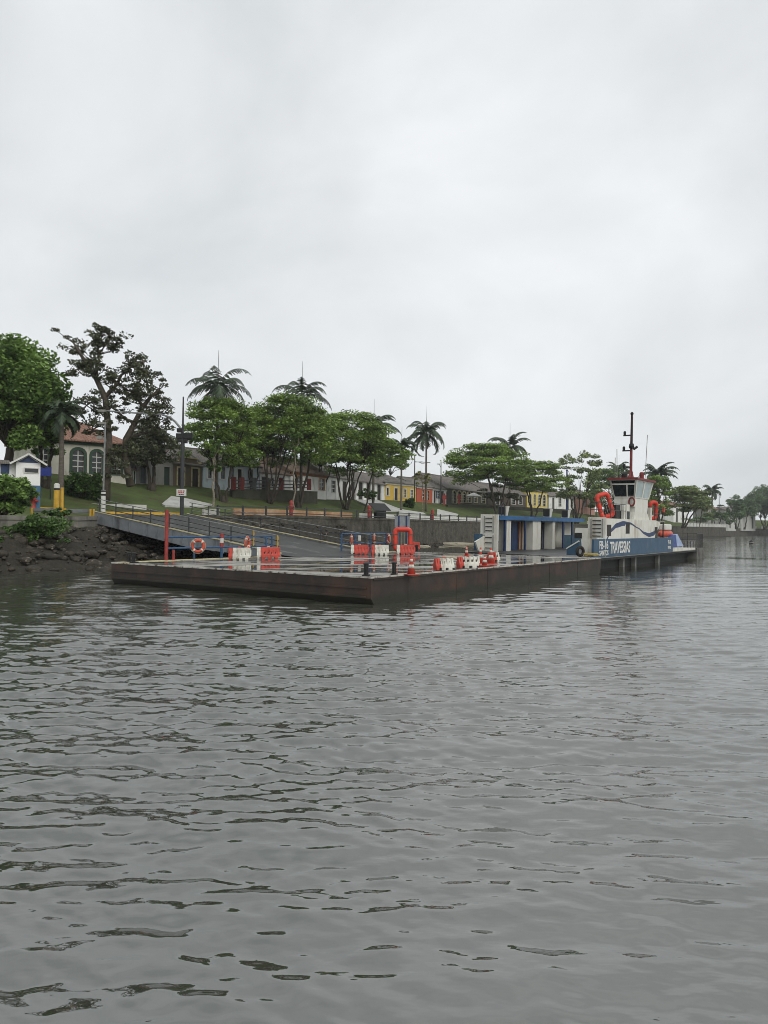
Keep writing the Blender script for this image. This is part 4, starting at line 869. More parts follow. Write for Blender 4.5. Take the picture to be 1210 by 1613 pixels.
MB().prism([(-.4, .2, hh-.05), (-.4, 2.8, hh+.35), (hx-.3, 2.8, hh+.35), (hx-.3, .2, hh-.05)], (0, 0, -.1)).build('side_roof', tileg2, hut)
fr = MB().box(.55, 1.65, -.06, 0, zb+.95, zb+1.4).build('ticket_window', white, hut); MB().box(.62, 1.58, -.07, -.06, zb+1.02, zb+1.33).build('pane', darkpane, fr)
MB().box(hx+.55, hx+1.15, .54, .6, zb+.9, zb+1.75).build('poster', navy, hut)
A = at(61, 806, 62); o = MB().box(0, .95, 0, .08, .2, .95); t_ = thing('banner_board', 'plain blue board standing right of the white hut', 'board', (A.x, A.y, at(61, 753, 62).z), .2); o.build('panel', mat('royal blue board', '2a3a86', .6), t_)
for x in (.08, .87): MB().box(x-.04, x+.04, .09, .17, -3, .95).build('post', dsteel, t_)
# ------------------------------------------------ lamp pole with long arm at the ramp head
A = at(286.5, 806, 62.5); gz = 3.5
lp = thing('lamp_pole', 'tall dark pole with long curved arm and floodlights beside the ramp head', 'lamp post', (A.x, A.y, gz))
loc = lambda px, py: at(px, py, 62.5)-Vector((A.x, A.y, gz))
polem = mat('dark pole paint', '3c3e3f', .5, '2b2c2d', 2, .6)
MB().tube([(0, 0, -.3), (0, 0, 7.2)], .17, 12).build('pole', polem, lp); MB().tube([(0, 0, 7.2), (0, 0, loc(287, 625).z)], [.09, .06], 10).build('mast_top', polem, lp)
arm = [loc(286, 676), loc(277, 665), loc(268, 657), loc(255, 653), loc(235, 652), loc(200, 649.5), loc(168, 647)]
ar = MB().tube(arm, [.1, .1, .09, .085, .08, .07, .06], 8).build('arm', greyst, lp)
MB().box(-.55, .1, -.15, .15, -.1, .08).build('lamp_head', fshade, ar, loc(165, 647))
for px, py, w_, h_ in ((284, 678, .5, .35), (283.5, 687, .6, .45), (284, 694, .4, .3), (297, 687, .75, .5), (292.5, 695, .3, .35)):
    c = loc(px, py); MB().box(c.x-w_/2, c.x+w_/2, -.2, .15, c.z-h_/2, c.z+h_/2).build('floodlight', blackm, lp, bevel=.03)
MB().box(-.1, .8, -.04, .04, loc(290, 692).z-.04, loc(290, 692).z+.04).build('bracket', blackm, lp)
sg = thing('sign', 'small white sign with red lettering on the tall dark pole', 'sign', (A.x, A.y-.2, loc(286, 777).z+gz-.24))
MB().box(-.42, .42, -.02, .02, 0, .6).build('sign_panel', white, sg)
sr = mat('sign red', 'b5352f', .5)
for z, w_ in ((.42, .3), (.28, .26), (.12, .22)):
    for k in range(3): MB().box(-w_+k*w_*.7, -w_+k*w_*.7+w_*.5, -.03, -.02, z-.04, z+.05).build('lettering', sr if z > .2 else blackm, sg)
# short pale lamp post at the near corner of the ramp head
A = at(162.5, 806, 55); gz = 3.3; sp_ = thing('lamp_post', 'thin white lamp post with a striped foot at the near corner of the ramp', 'lamp post', (A.x, A.y, gz)); lz = lambda py: at(162.5, py, 55).z-gz
MB().tube([(0, 0, lz(775)), (.06, 0, lz(668))], .065, 8).build('pole', greyst, sp_); MB().tube([(0, 0, -.2), (0, 0, lz(772))], .17, 12).build('striped_foot', white, sp_)
for a, b_ in ((781, 778), (775, 772.5)): MB().tube([(0, 0, lz(a)), (0, 0, lz(b_))], .175, 12).build('black_band', blackm, sp_)
MB().box(-.5, .1, -.1, .1, lz(668), lz(668)+.14).build('lamp_head', fshade, sp_); MB().box(-.5, -.1, -.2, .1, lz(692), lz(692)+.25).build('camera_box', fshade, sp_)
# yellow gate post, bollard, guard rail, kerbs
A = at(89, 806, 53); t_ = thing('bollard', 'thick yellow bollard with white and black bands behind the guard rail', 'bollard', (A.x, A.y, 3.15)); bz = lambda py: at(89, py, 53).z-3.15
MB().tube([(0, 0, -.1), (0, 0, bz(772))], .2, 14).build('post', yel, t_); MB().tube([(0, 0, bz(772)), (0, 0, bz(769))], .205, 14).build('black_band', blackm, t_); MB().lathe([(.2, bz(769)), (.2, bz(763)), (.12, bz(761.5))], 14).build('white_cap', white, t_)
A = at(97.5, 806, 50.6); t_ = MB().tube([(0, 0, -.2), (0, 0, at(97, 768, 50.6).z-3.0)], .11, 10).build('post', yel, None, (A.x, A.y, 3.0)); t_.name = 'yellow_post'; tag(t_, 'slim plain yellow post in front of the guard rail', 'post')
g0, g1 = at(50, 801, 51), at(152, 801.5, 53.5); g0.z = g1.z = 3.72
gr = thing('guard_rail', 'grey steel guard rail with yellow posts along the quay on the left', 'guard rail', (0, 0, 0))
b = MB()
for dz_, off in ((.1, 0), (.0, -.06), (-.1, 0)): b.bar(g0+Vector((0, off, dz_)), g1+Vector((0, off, dz_)), .05, .1)
b.build('beam', mat('grey guard beam', '777a7a', .45, '585b5b', 1, .7, .01, 4, metal=.4), gr)
for f_ in (.02, .48, .52, .92, .97): c = g0.lerp(g1, f_); MB().box(c.x-.06, c.x+.06, c.y-.2, c.y-.1, 3.1, 3.9).build('post', yel, gr)
def kerb(p, q, zz_, m, label, w_=.3, hgt=.35):
    o = MB().bar(Vector((p.x, p.y, zz_)), Vector((q.x, q.y, zz_)), w_, hgt).build('kerb', m); tag(o, label, 'kerb'); return o
kerb(at(54, 800, 58), at(118, 800, 62), 3.95, yel, 'yellow painted kerb behind the guard rail and bollard')
kerb(at(150, 806, 60.5), at(284, 806, 63.5), 3.75, yel, 'yellow painted kerb across the head of the ramp', .3, .22)
kerb(at(62, 800, 62), at(230, 800, 67.5), 4.25, white, 'long whitewashed kerb at the foot of the grass bank on the left', .3, .75)
A = at(52, 806, 57.5); t_ = thing('hydrant', 'red hydrant beside the yellow kerb in front of the hut', 'hydrant', (A.x, A.y, ground(A.x, A.y))); hz0 = at(52, 782, 57.5).z-ground(A.x, A.y)
MB().lathe([(.22, -.5), (.22, .1), (.18, .15), (.18, hz0-.3), (.24, hz0-.28), (.22, hz0-.05), (.1, hz0+.1)], 14).build('body', redp, t_, smooth=True); MB().tube([(-.4, 0, hz0-.35), (.4, 0, hz0-.35)], .09, 8).build('outlet', redp, t_)
# ------------------------------------------------ promenade railing, low wall, red posts
def run_shore(px0, px1, step, t):                      # stations along the quay between two pixel columns
    P = resample(SALL, step); N_ = normals(P); o = []
    for (x, y, top, bw), (nx, ny) in zip(P, N_):
        px = 605+F*(x+nx*t)/(y+ny*t)
        if px0 <= px <= px1: o.append(Vector((x+nx*t, y+ny*t, top)))
    return o
st_ = run_shore(318, 768, 3.4, .55)
ry = thing('railing', 'dark promenade railing along the top of the stone sea wall', 'railing')
for i, p in enumerate(st_):
    MB().box(p.x-.09, p.x+.09, p.y-.09, p.y+.09, p.z, p.z+1.0).build('post', dsteel, ry)
for hgt in (.88, .3):
    for p, q in zip(st_[:-1], st_[1:]): MB().bar((p.x, p.y, p.z+hgt), (q.x, q.y, q.z+hgt), .09).build('rail', dsteel, ry)
tan = mat('earthy orange render', 'a9825f', .8, '8b6a4c', 1, .8, .01, 10, stain='b9a288', sscale=.4, sstretch=(1, 1, 1), slo=.5, shi=.7)
def lowwall(px0, px1, t, hgt, m, label, name='low_wall', dz_=0):
    S = run_shore(px0, px1, 2, t); b = MB()
    V = []
    for i, p in enumerate(S):
        q = S[min(i+1, len(S)-1)] if i < len(S)-1 else S[i]; r_ = S[max(i-1, 0)]; d = Vector((q.x-r_.x, q.y-r_.y, 0)).normalized(); n_ = Vector((-d.y, d.x, 0))*.22
        V += [p+Vector((0, 0, -.1+dz_)), p+Vector((0, 0, hgt+dz_)), p+n_+Vector((0, 0, hgt+dz_)), p+n_+Vector((0, 0, -.1+dz_))]
    fs = [(0, 1, 2, 3), tuple(len(V)-4+k for k in (3, 2, 1, 0))]
    for i in range(len(S)-1):
        for k in range(4): a, c = i*4+k, i*4+(k+1) % 4; fs.append((a, c, c+4, a+4))
    o = b.add(V, fs).build(name, m); tag(o, label, 'low wall'); return o
lowwall(352, 562, 3.8, .78, tan, 'low earthy orange wall behind the promenade railing')
lowwall(563, 770, 3.8, .78, white, 'low whitewashed wall behind the promenade railing, right of the orange stretch')
lowwall(300, 351, 3.8, .7, wallmat('grey white wall', 'a9a8a1'), 'short grey low wall between the ramp head and the orange wall')
lowwall(925, 945, 3.8, .9, white, 'piece of white low wall seen between ferry shelter and ferry bow')
for px, nm in ((457, 'in front of the orange low wall'), (583, 'left of the slanted black board'), (682, 'below the red house')):
    p = min(run_shore(px-12, px+12, .5, .75), key=lambda q: abs(605+F*q.x/q.y-px))
    t_ = thing('red_post', 'stout red post on the promenade '+nm, 'post', p, 0, 'red posts along the promenade')
    MB().lathe([(.21, 0), (.21, 1.1), (.17, 1.18), (.17, 1.3), (.23, 1.32), (.2, 1.55), (.08, 1.68)], 14).build('post_body', redp, t_, smooth=False)
    MB().tube([(-.3, 0, 1.0), (.3, 0, 1.0)], .08, 8).build('outlet', redp, t_)
p = min(run_shore(585, 615, .5, 1.4), key=lambda q: abs(605+F*q.x/q.y-600)); t_ = thing('information_board', 'slanted black information board on a broad dark pedestal', 'board', p, R(40))
MB().box(-.75, .75, -.35, .35, 0, 1.1).build('pedestal', blackm, t_); MB().prism([(-1.4, -.6, 1.1), (1.4, -.6, 1.1), (1.4, .7, 2.0), (-1.4, .7, 2.0)], (0, .05, .1)).build('slanted_panel', blackm, t_)
# white picket parapets far along the quay
def pickets(px0, px1, step, label):
    S = run_shore(px0, px1, step, .5); t_ = thing('picket_fence', label, 'fence')
    for p in S[:100]: MB().box(p.x-.45, p.x+.45, p.y-.35, p.y+.35, p.z, p.z+1.35).build('picket', white, t_)
    for p, q in zip(S[:-1], S[1:]): MB().bar((p.x, p.y, p.z+1.4), (q.x, q.y, q.z+1.4), .35, .16).build('top_rail', fshade, t_)
pickets(1079, 1146, 4.6, 'white picket parapet on the distant sea wall right of the ferry stern')
pickets(1166, 1215, 4.4, 'white picket parapet on the farthest sea wall at the right edge')
# dark retaining wall and terrace fence in front of the houses
def terrace_wall(pxs, Ys, topz, m, label, h=2.6):
    V = []; n_ = len(pxs)
    for px, Y, z in zip(pxs, Ys, topz): p = at(px, 806, Y); V += [(p.x, p.y, z-h), (p.x, p.y, z), (p.x-.5, p.y+.6, z), (p.x-.5, p.y+.6, z-h)]
    fs = [(0, 1, 2, 3), tuple(len(V)-4+k for k in (3, 2, 1, 0))]
    for i in range(n_-1):
        for k in range(4): a, c = i*4+k, i*4+(k+1) % 4; fs.append((a, c, c+4, a+4))
    o = MB().add(V, fs).build('retaining_wall', m); tag(o, label, 'wall'); return o
dkwall = mat('dark mossy retaining wall', '4a483d', .9, '34332b', .9, .8, .06, 4, stain='2c3324', sscale=.6, sstretch=(1, 1, 1), slo=.48, shi=.68)
zt_ = lambda px, py, Y: at(px, py, Y).z
terrace_wall([366, 410, 455, 500], [88.5, 93, 98, 104], [zt_(366, 770, 88.5), zt_(410, 770.5, 93), zt_(455, 772, 98), zt_(500, 774, 104)], dkwall, 'dark retaining wall of the terrace under the red posted fence')
terrace_wall([706, 760, 830, 905], [147, 163, 181, 203], [zt_(706, 795, 147), zt_(760, 796, 163), zt_(830, 799, 181), zt_(905, 803, 203)], dkwall, 'long dark mossy retaining wall in front of the dark arched house', 3.5)
fn = thing('terrace_fence', 'dark fence with red brick posts on the terrace under the trees', 'fence')
fp = [(368, 88.6), (381, 90), (400, 92), (421, 94.2), (443, 96.7), (465, 99.3), (487, 102)]; pts = []
for px, Y in fp:
    p = at(px, 770.5, Y); pts.append(p)
brickr = mat('dark red brick', '7b3a36', .8, '5c2b29', 3, .6, .01, 12)
for i, p in enumerate(pts): MB().box(p.x-.28, p.x+.28, p.y-.28, p.y+.28, p.z-.1, p.z+1.45).build('post', brickr if i in (0, 1, 4, 6) else dsteel, fn)
for p, q in zip(pts[:-1], pts[1:]):
    for hh_ in (1.1, .65, .2): MB().bar(p+Vector((0, 0, hh_)), q+Vector((0, 0, hh_)), .1, .14).build('rail', dsteel, fn)
# parasol, totems, street lamps
A = at(746, 806, 160); gz = at(746, 793, 160).z; t_ = thing('parasol', 'open white parasol on the terrace of the dark arched house', 'parasol', (A.x, A.y, gz)); ch = at(746, 777, 160).z-gz
MB().tube([(0, 0, -.2), (0, 0, ch)], .05, 6).build('pole', fshade, t_); MB().lathe([(1.75, ch-.75), (1.7, ch-.6), (.15, ch+.12), (.05, ch+.15)], 8).build('canopy', mat('white canvas', 'd8d8d4', .8, 'c5c5c0', 1, .5), t_)
for px, Y, py0, py1, lab in ((700, 149, 777, 793, 'slim red sign pillar in front of the white shop'), (723.5, 154, 778, 791, 'slim red sign pillar in front of the arched openings')):
    A = at(px, py1+1, Y); o = thing('sign_pillar', lab, 'sign', A); hh_ = at(px, py0, Y).z-A.z
    MB().box(-.22, .22, -.12, .12, -.3, hh_*.82).build('pillar', redp, o); MB().box(-.42, .42, -.14, .14, hh_*.45, hh_*.8).build('panel', redp, o); MB().lathe([(.1, 0), (.22, .15), (.1, .35)], 10, (0, 0, hh_*.82)).build('finial', redp, o)
def street_lamp(px, Y, py_top, py_base, label, arms, m=polem, r=.11):
    A = at(px, py_base, Y); t_ = thing('street_lamp' if arms else 'blue_pole', label, 'street lamp' if arms else 'pole', A); hh_ = at(px, py_top, Y).z-A.z
    MB().tube([(0, 0, -.5), (0, 0, hh_)], [r*1.2, r*.8], 8).build('pole' if arms else 'shaft', m, t_)
    if not arms: MB().lathe([(r*1.1, 0), (r*1.2, .25), (r*.3, .4)], 8, (0, 0, hh_)).build('cap', m, t_)
    for dx, dz_ in arms:
        a_ = MB().tube([(0, 0, hh_-1.1-.4*abs(dx)*.2), (dx*.5, 0, hh_-.7+dz_*.6), (dx, 0, hh_-.5+dz_)], .05, 6).build('arm', m, t_); MB().box(dx-.35, dx+.35, -.15, .15, hh_-.56+dz_, hh_-.42+dz_).build('lamp_head', fshade, a_)
street_lamp(653, 138, 717, 790, 'dark street lamp with two raised arms in front of the yellow house', [(1.5, -1.0), (2.6, -.9)])
street_lamp(694.5, 150, 728, 793, 'dark street lamp post in front of the white shop', [(-.5, .1)])
street_lamp(893, 178, 742, 820, 'tall blue painted pole behind the ferry shelter roof', [], mat('blue post', '27437c', .5), .22)
street_lamp(1133, 330, 777, 812, 'thin far lamp post beside the distant palm', [(-.9, .2)], polem, .14)
street_lamp(1152, 345, 784, 815, 'far dark lamp post with a round head left of the right edge trees', [(.5, .6), (-.5, .6)], polem, .16)
# buoy on the water
p = onz(1183.5, 856, 0); t_ = thing('buoy', 'small dark buoy floating on the open water at right', 'buoy', (p.x, p.y, 0)); MB().lathe([(.1, -.2), (.4, -.05), (.46, .2), (.36, .48), (.12, .6), (.07, .75)], 14).build('float', blackm, t_, smooth=True); MB().lathe([(.465, .1), (.47, .2), (.46, .26)], 14).build('band', fshade, t_)
# ============================================================ VEGETATION
def leaf_quads(cent, size, rg, tilt=.6, elong=1.7, fold=0):
    n = len(cent); nv = np.stack([rg.normal(0, tilt, n), rg.normal(0, tilt, n), np.ones(n)], 1); nv /= np.linalg.norm(nv, axis=1)[:, None]
    a = rg.normal(0, 1, (n, 3)); a -= nv*(a*nv).sum(1)[:, None]; a /= np.linalg.norm(a, axis=1)[:, None]; b = np.cross(nv, a)
    s = (size*rg.uniform(.6, 1.35, n))[:, None]
    V = np.stack([cent-a*s*.5, cent+b*s*.5/elong-a*s*.05, cent+a*s*.5-nv*s*.12, cent-b*s*.5/elong-a*s*.05], 1).reshape(-1, 3)
    return V, np.arange(4*n).reshape(-1, 4)
def clump_cloud(clumps, rg, per):
    out = []
    for (x, y, z, rx, ry, rz_) in clumps:
        n = max(6, int(per*rg.uniform(.7, 1.3))); d = rg.normal(0, 1, (n, 3)); d /= np.linalg.norm(d, axis=1)[:, None]
        r = rg.uniform(.15, 1, n)**.5; q = d*r[:, None]; q[:, 2] = np.where(q[:, 2] < 0, q[:, 2]*.6, q[:, 2])
        out.append(q*np.array([rx, ry, rz_])+np.array([x, y, z]))
    return np.concatenate(out)
def limb(b, p, q, r0, r1, rg, sag=.0, n=6, wob=.06):
    p, q = Vector(p), Vector(q); L = (q-p).length; pts = []
    for i in range(n+1):
        f = i/n; c = p.lerp(q, f); c.z += sag*L*math.sin(f*math.pi); k = wob*L*math.sin(f*math.pi)
        pts.append(c+Vector((rg.uniform(-k, k), rg.uniform(-k, k), rg.uniform(-k, k)*.5)))
    b.tube(pts, [r0+(r1-r0)*i/n for i in range(n+1)], 7); return pts
bark = mat('dark bark', '4a4239', .9, '2e2923', 3, .8, .05, 10, stretch=(1, 1, .3)); barkp = mat('pale mottled bark', '8c8474', .9, '5b5347', 2.5, .9, .04, 8, stain='b1aa99', sscale=3, sstretch=(1, 1, .7), slo=.55, shi=.7)
LM = {'almond': leafmat('almond leaves', '314424', 'a0bb5e', .35), 'deep': leafmat('deep green leaves', '28391f', '86a658', .3), 'dark': leafmat('dark sparse leaves', '33372a', '676d4e', .5),
      'olive': leafmat('olive leaves', '3e4b30', '9dab6e', .3), 'far': leafmat('far leaves', '3a4c35', '7d9466', .12), 'bush': leafmat('bush leaves', '24361d', '5d7c3a', .6), 'pale': leafmat('pale young leaves', '5e6236', '9a9a5a', .6), 'lush': leafmat('lush green leaves', '2b4222', '88a854', .22)}
def crown_obj(name, clumps, per, size, rg, m, parent, tilt=.6):
    V, Fq = leaf_quads(clump_cloud(clumps, rg, per), size, rg, tilt); return link_mesh(name, npmesh(name, V, Fq), m, parent)
def tree(label, px, py_base, Y, box, leaf='almond', style='almond', stems=1, per=80, clumps_n=42, size=.42, seed=1, name='tree', group=None, r0=.22, lean=0, trunkm=None, spread=.25, depth=.8, fork=.5, base_z=None):
    rg = np.random.default_rng(seed); rr = random.Random(seed); size *= .8; per = int(per*1.8)
    B = at(px, py_base, Y); gz = ground(B.x, B.y) if base_z is None else base_z; gz = min(gz, B.z+.3) if gz > B.z+1.5 else gz
    t = thing(name, label, 'tree', (B.x, B.y, gz), 0, group)
    x0 = at(box[0], 806, Y).x-B.x; x1 = at(box[1], 806, Y).x-B.x; zt = at(px, box[2], Y).z-gz; zb = at(px, box[3], Y).z-gz
    cx = (x0+x1)/2; w2 = (x1-x0)/2; h = zt-zb; cl = []
    if style == 'almond':                              # flat tiers, widest low down
        clumps_n = int(clumps_n*1.9)
        while len(cl) < clumps_n:
            f = rg.uniform(0, 1)**.8; Rm = 1.0 if f < .5 else math.sqrt(max(.03, 1-((f-.5)/.53)**2)); Rm *= .86 if f < .12 else 1
            ti = round(f*5)/5*.45+f*.55; a = rg.uniform(0, 6.28); r = Rm*math.sqrt(rg.uniform(.02, 1))*.9
            dz = -.1*h*r*r*rg.uniform(.3, 1.2)
            cl.append((cx+w2*r*math.cos(a), w2*depth*r*math.sin(a), zb+h*(.07+.86*ti)+dz, w2*rg.uniform(.17, .3), w2*rg.uniform(.17, .3), h*rg.uniform(.06, .12)))
        tilt = .55
    elif style == 'round':
        while len(cl) < clumps_n:
            d = rg.normal(0, 1, 3); d /= np.linalg.norm(d); r = rg.uniform(.3, 1.04)
            if d[2] < -.75: continue
            cl.append((cx+w2*r*d[0]*.95, w2*depth*r*d[1], zb+h*(.5+.47*r*d[2]), w2*rg.uniform(.15, .3), w2*rg.uniform(.15, .3), h*rg.uniform(.08, .16)))
        tilt = .9
    else:                                              # airy, uneven
        while len(cl) < clumps_n:
            f = rg.uniform(0, 1); Rm = math.sin(math.pi*(.18+.72*f))**.8; a = rg.uniform(0, 6.28); r = Rm*math.sqrt(rg.uniform(.1, 1))*.92
            cl.append((cx+w2*r*math.cos(a), w2*depth*r*math.sin(a), zb+h*(.05+.9*f), w2*rg.uniform(.1, .22), w2*rg.uniform(.1, .22), h*rg.uniform(.04, .09)))
        tilt = .7
    tb_ = MB(); zf = zb+h*.12; tops = []
    for s in range(stems):
        a = 6.28*s/max(1, stems)+rg.uniform(-.4, .4); off = spread*w2 if stems > 1 else 0
        top = Vector((cx*fork+off*math.cos(a), off*math.sin(a)*depth, zf*rg.uniform(.9, 1.1))); bs = Vector((.2*math.cos(a)*(stems > 1)*r0*6, .2*math.sin(a)*(stems > 1)*r0*6, -.5))
        limb(tb_, bs, top, r0*rg.uniform(.8, 1.15), r0*.62, rr, 0, 7, .035); tops.append(top)
    if stems > 1: tb_.lathe([(r0*2.4, -.5), (r0*1.7, .3), (r0*.9, .8)], 9)
    for c in cl[::2]:
        c0 = min(tops, key=lambda q: (q-Vector(c[:3])).length); limb(tb_, c0, (c[0], c[1], c[2]-c[5]*.4), r0*.34, r0*.09, rr, .08, 5, .06)
    tb_.build('trunk', trunkm or bark, t, smooth=True)
    crown_obj('crown', cl, per, size, rg, LM[leaf], t, tilt); return t
AG = 'almond trees along the grass bank'
# big leafy tree at the far left
tree('huge lush green tree filling the left edge above the white hut', 14, 770, 64, (-75, 104, 522, 735), 'lush', 'round', 1, 170, 150, .5, 3, 'leafy_tree', None, .5, fork=.2)
tree('dark leaved tree low behind the hut roof on the left', 72, 770, 66, (30, 112, 590, 720), 'deep', 'airy', 2, 70, 34, .45, 21, 'leafy_tree', None, .2)
tree('small dark round tree in front of the dull grey house', 240, 768, 79, (192, 277, 664, 748), 'dark', 'round', 2, 120, 46, .36, 4, 'leafy_tree', None, .2, spread=.1)
tree('layered almond tree nearest the lamp pole, below the drooping palm', 352, 790, 83.5, (280, 412, 626, 735), 'almond', 'almond', 2, 95, 56, .42, 5, 'almond_tree', AG, .17)
tree('layered almond tree with a fan of stems behind the red posted fence', 425, 786, 92, (368, 526, 622, 722), 'almond', 'almond', 6, 105, 64, .44, 6, 'almond_tree', AG, .13, spread=.3)
tree('layered almond tree above the orange low wall, with a slim leaning trunk', 470, 793, 95, (420, 545, 640, 732), 'almond', 'almond', 2, 80, 40, .44, 16, 'almond_tree', AG, .2, spread=.2)
tree('dense almond tree with a thick forked base left of the pale ramp path', 545, 797, 106, (486, 624, 646, 748), 'almond', 'almond', 7, 105, 64, .46, 7, 'almond_tree', AG, .15, spread=.34)
tree('low spreading almond tree right of the dense one, over white doors', 572, 803, 108, (552, 656, 694, 735), 'almond', 'almond', 1, 70, 30, .46, 8, 'almond_tree', AG, .16)
tree('wide umbrella shaped almond tree left of the ferry shelter vents', 785, 803, 150, (694, 836, 698, 762), 'almond', 'almond', 3, 110, 62, .6, 9, 'almond_tree', AG, .24, spread=.3)
tree('umbrella shaped almond tree over the pale yellow arched house', 840, 806, 165, (782, 898, 724, 775), 'almond', 'almond', 3, 95, 48, .62, 10, 'almond_tree', AG, .22, spread=.3)
tree('tall airy tree with thin stems between ferry shelter and wheelhouse', 908, 812, 172, (864, 966, 710, 788), 'olive', 'airy', 6, 80, 64, .55, 11, 'leafy_tree', None, .2, spread=.3)
tree('dark green tree directly behind the ferry wheelhouse', 975, 815, 190, (930, 1010, 735, 800), 'far', 'airy', 3, 80, 50, .6, 12, 'leafy_tree', None, .24)
tree('broad green tree just right of the ferry wheelhouse', 1040, 820, 205, (1008, 1062, 748, 812), 'almond', 'almond', 3, 90, 46, .65, 13, 'almond_tree', AG, .24)
tree('pale green tree with dark leaning trunk above the ferry stern', 1076, 822, 220, (1046, 1122, 765, 806), 'olive', 'almond', 3, 90, 46, .7, 14, 'almond_tree', AG, .26, fork=1.2)
tree('rounded tree at the far right edge above the picket parapet', 1205, 826, 385, (1166, 1236, 766, 824), 'far', 'round', 3, 120, 60, 1.1, 15, 'leafy_tree', None, .4)
tree('smaller rounded tree left of the far right edge tree', 1172, 826, 375, (1150, 1192, 778, 820), 'far', 'round', 2, 90, 40, 1.0, 17, 'leafy_tree', None, .35)
tree('tall far tree just outside the right edge of the parapet', 1245, 826, 390, (1205, 1300, 768, 826), 'far', 'round', 2, 100, 50, 1.1, 18, 'leafy_tree', None, .4)
tree('thin pale leaved young tree in front of the red house', 666, 809, 130, (648, 684, 742, 764), 'pale', 'airy', 1, 26, 22, .5, 19, 'young_tree', None, .1, trunkm=barkp)
tree('small dark tree on the terrace in front of the brown arcade house', 790, 800, 160, (755, 830, 752, 792), 'dark', 'airy', 3, 60, 36, .6, 20, 'leafy_tree', None, .16)
tree('slim pale trunked tree beside the pale blue house', 337, 797, 78, (322, 352, 690, 745), 'deep', 'airy', 1, 40, 20, .4, 23, 'young_tree', None, .13, trunkm=barkp)
tree('slim pale trunked tree standing by the red post', 463, 800, 86, (440, 490, 672, 722), 'deep', 'airy', 1, 40, 20, .42, 24, 'young_tree', None, .13, trunkm=barkp)
# gnarled old tree: explicit limbs
def gnarled():
    Y = 64; rg = np.random.default_rng(31); rr = random.Random(31); B = at(166, 775, Y); gz = ground(B.x, B.y)
    t = thing('gnarled_tree', 'tall gnarled dark tree with twisted limbs and sparse leaf tufts by the ramp head', 'tree', (B.x, B.y, gz))
    P = lambda px, py, dy=0: at(px, py, Y)-Vector((B.x, B.y, gz))+Vector((0, dy, 0))
    tb_ = MB()
    main = [P(167, 790), P(168, 750, .1), P(172, 700, .0), P(168, 660, .2), P(163, 625, .4), P(150, 595, .2), P(138, 575, 0), P(126, 555, -.2), P(116, 540, 0)]
    tb_.tube(main, [.36, .32, .29, .28, .26, .22, .17, .13, .07], 9)
    second = [P(200, 765, 1), P(190, 720, 1.2), P(192, 690, 1), P(205, 668, .9), P(220, 640, .7), P(236, 622, .5), P(250, 612, .3)]
    tb_.tube(second, [.36, .3, .28, .25, .2, .14, .07], 9)
    forks = [(main[4], P(182, 600, .6), .2), (P(182, 600, .6), P(200, 575, .8), .14), (P(200, 575, .8), P(222, 568, .6), .08), (main[5], P(160, 560, -.6), .15), (P(160, 560, -.6), P(165, 535, -.7), .09), (P(160, 560, -.6), P(178, 533, -.2), .07),
             (main[6], P(118, 580, .5), .1), (second[3], P(172, 640, .6), .14), (second[4], P(255, 640, 1), .1), (second[4], P(212, 610, .4), .13), (P(212, 610, .4), P(228, 585, .2), .09), (second[2], P(240, 672, 1.4), .13), (main[4], P(140, 640, -.5), .11), (P(182, 600, .6), P(212, 630, 1.2), .1), (second[3], P(250, 655, -.4), .1), (second[1], P(177, 712, 1.0), .07), (second[1], P(210, 712, 1.3), .08), (main[2], P(184, 738, -.3), .05), (main[3], P(150, 680, -.4), .06)]
    ends = []
    for a, c, r in forks: limb(tb_, a, c, r, r*.5, rr, .05, 5, .1); ends += [Vector(c), Vector(a).lerp(Vector(c), .6)]
    ends += [main[-1], main[-2], main[-3], second[-1], second[-2], main[5]]
    cl = []
    for e_ in ends:
        for k in range(6):
            q = e_+Vector((max(-1.1, min(1.1, rr.gauss(0, .7))), max(-1.2, min(1.2, rr.gauss(0, .8))), max(-.7, min(.8, rr.gauss(.1, .5))))); limb(tb_, e_, q, .05, .02, rr, 0, 3, .1); s = rr.uniform(.35, .75); cl.append((q.x, q.y, q.z, s, s, s*.55))
    tb_.build('trunk', mat('dark mottled bark', '5f574b', .9, '332e28', 2.2, .9, .06, 8, stain='8d8676', sscale=2.5, sstretch=(1, 1, .6), slo=.6, shi=.72), t, smooth=True)
    crown_obj('crown', cl, 52, .26, rg, LM['dark'], t, .9)
gnarled()
# ------------------------------------------------ palms
palmleaf = leafmat('palm fronds', '212b22', '4c5c42', .4, .15); shaft = mat('green crownshaft', '5f6b4c', .6, '48523b', 2, .6); palmbark = mat('grey palm trunk', '6d675d', .9, '4a453d', 3, .8, .02, 10, stretch=(1, 1, 3))
def frond(az_, el, L, rg, droop, nleaf=24, lw=.09, ll=.55):
    V = []; Fq = []; d = np.array([math.cos(az_), math.sin(az_)]); p = np.array([0., 0, 0]); e_ = el; st = L/nleaf; prev = None
    for i in range(nleaf+1):
        f = i/nleaf; t = np.array([d[0]*math.cos(e_), d[1]*math.cos(e_), math.sin(e_)]); side = np.array([-d[1], d[0], 0])
        w = .035*(1-f)+.008; V += [p-side*w, p+side*w]; k = len(V)
        if i: Fq.append((k-4, k-3, k-1, k-2))
        if i > 2:
            l_ = ll*math.sin(math.pi*min(1, .25+.7*f))*rg.uniform(.8, 1.15)*(1.15-f*.45)
            for s in (-1, 1):
                tip = p+side*s*l_*.72+t*l_*.5+np.array([0, 0, -l_*rg.uniform(.35, .8)]); k = len(V); V += [p-t*lw/2, p+t*lw/2, tip+t*lw*.15, tip-t*lw*.15]; Fq.append((k, k+1, k+2, k+3))
        p = p+t*st; e_ -= droop/nleaf*(.5+1.1*f)
    return np.array(V), np.array(Fq)
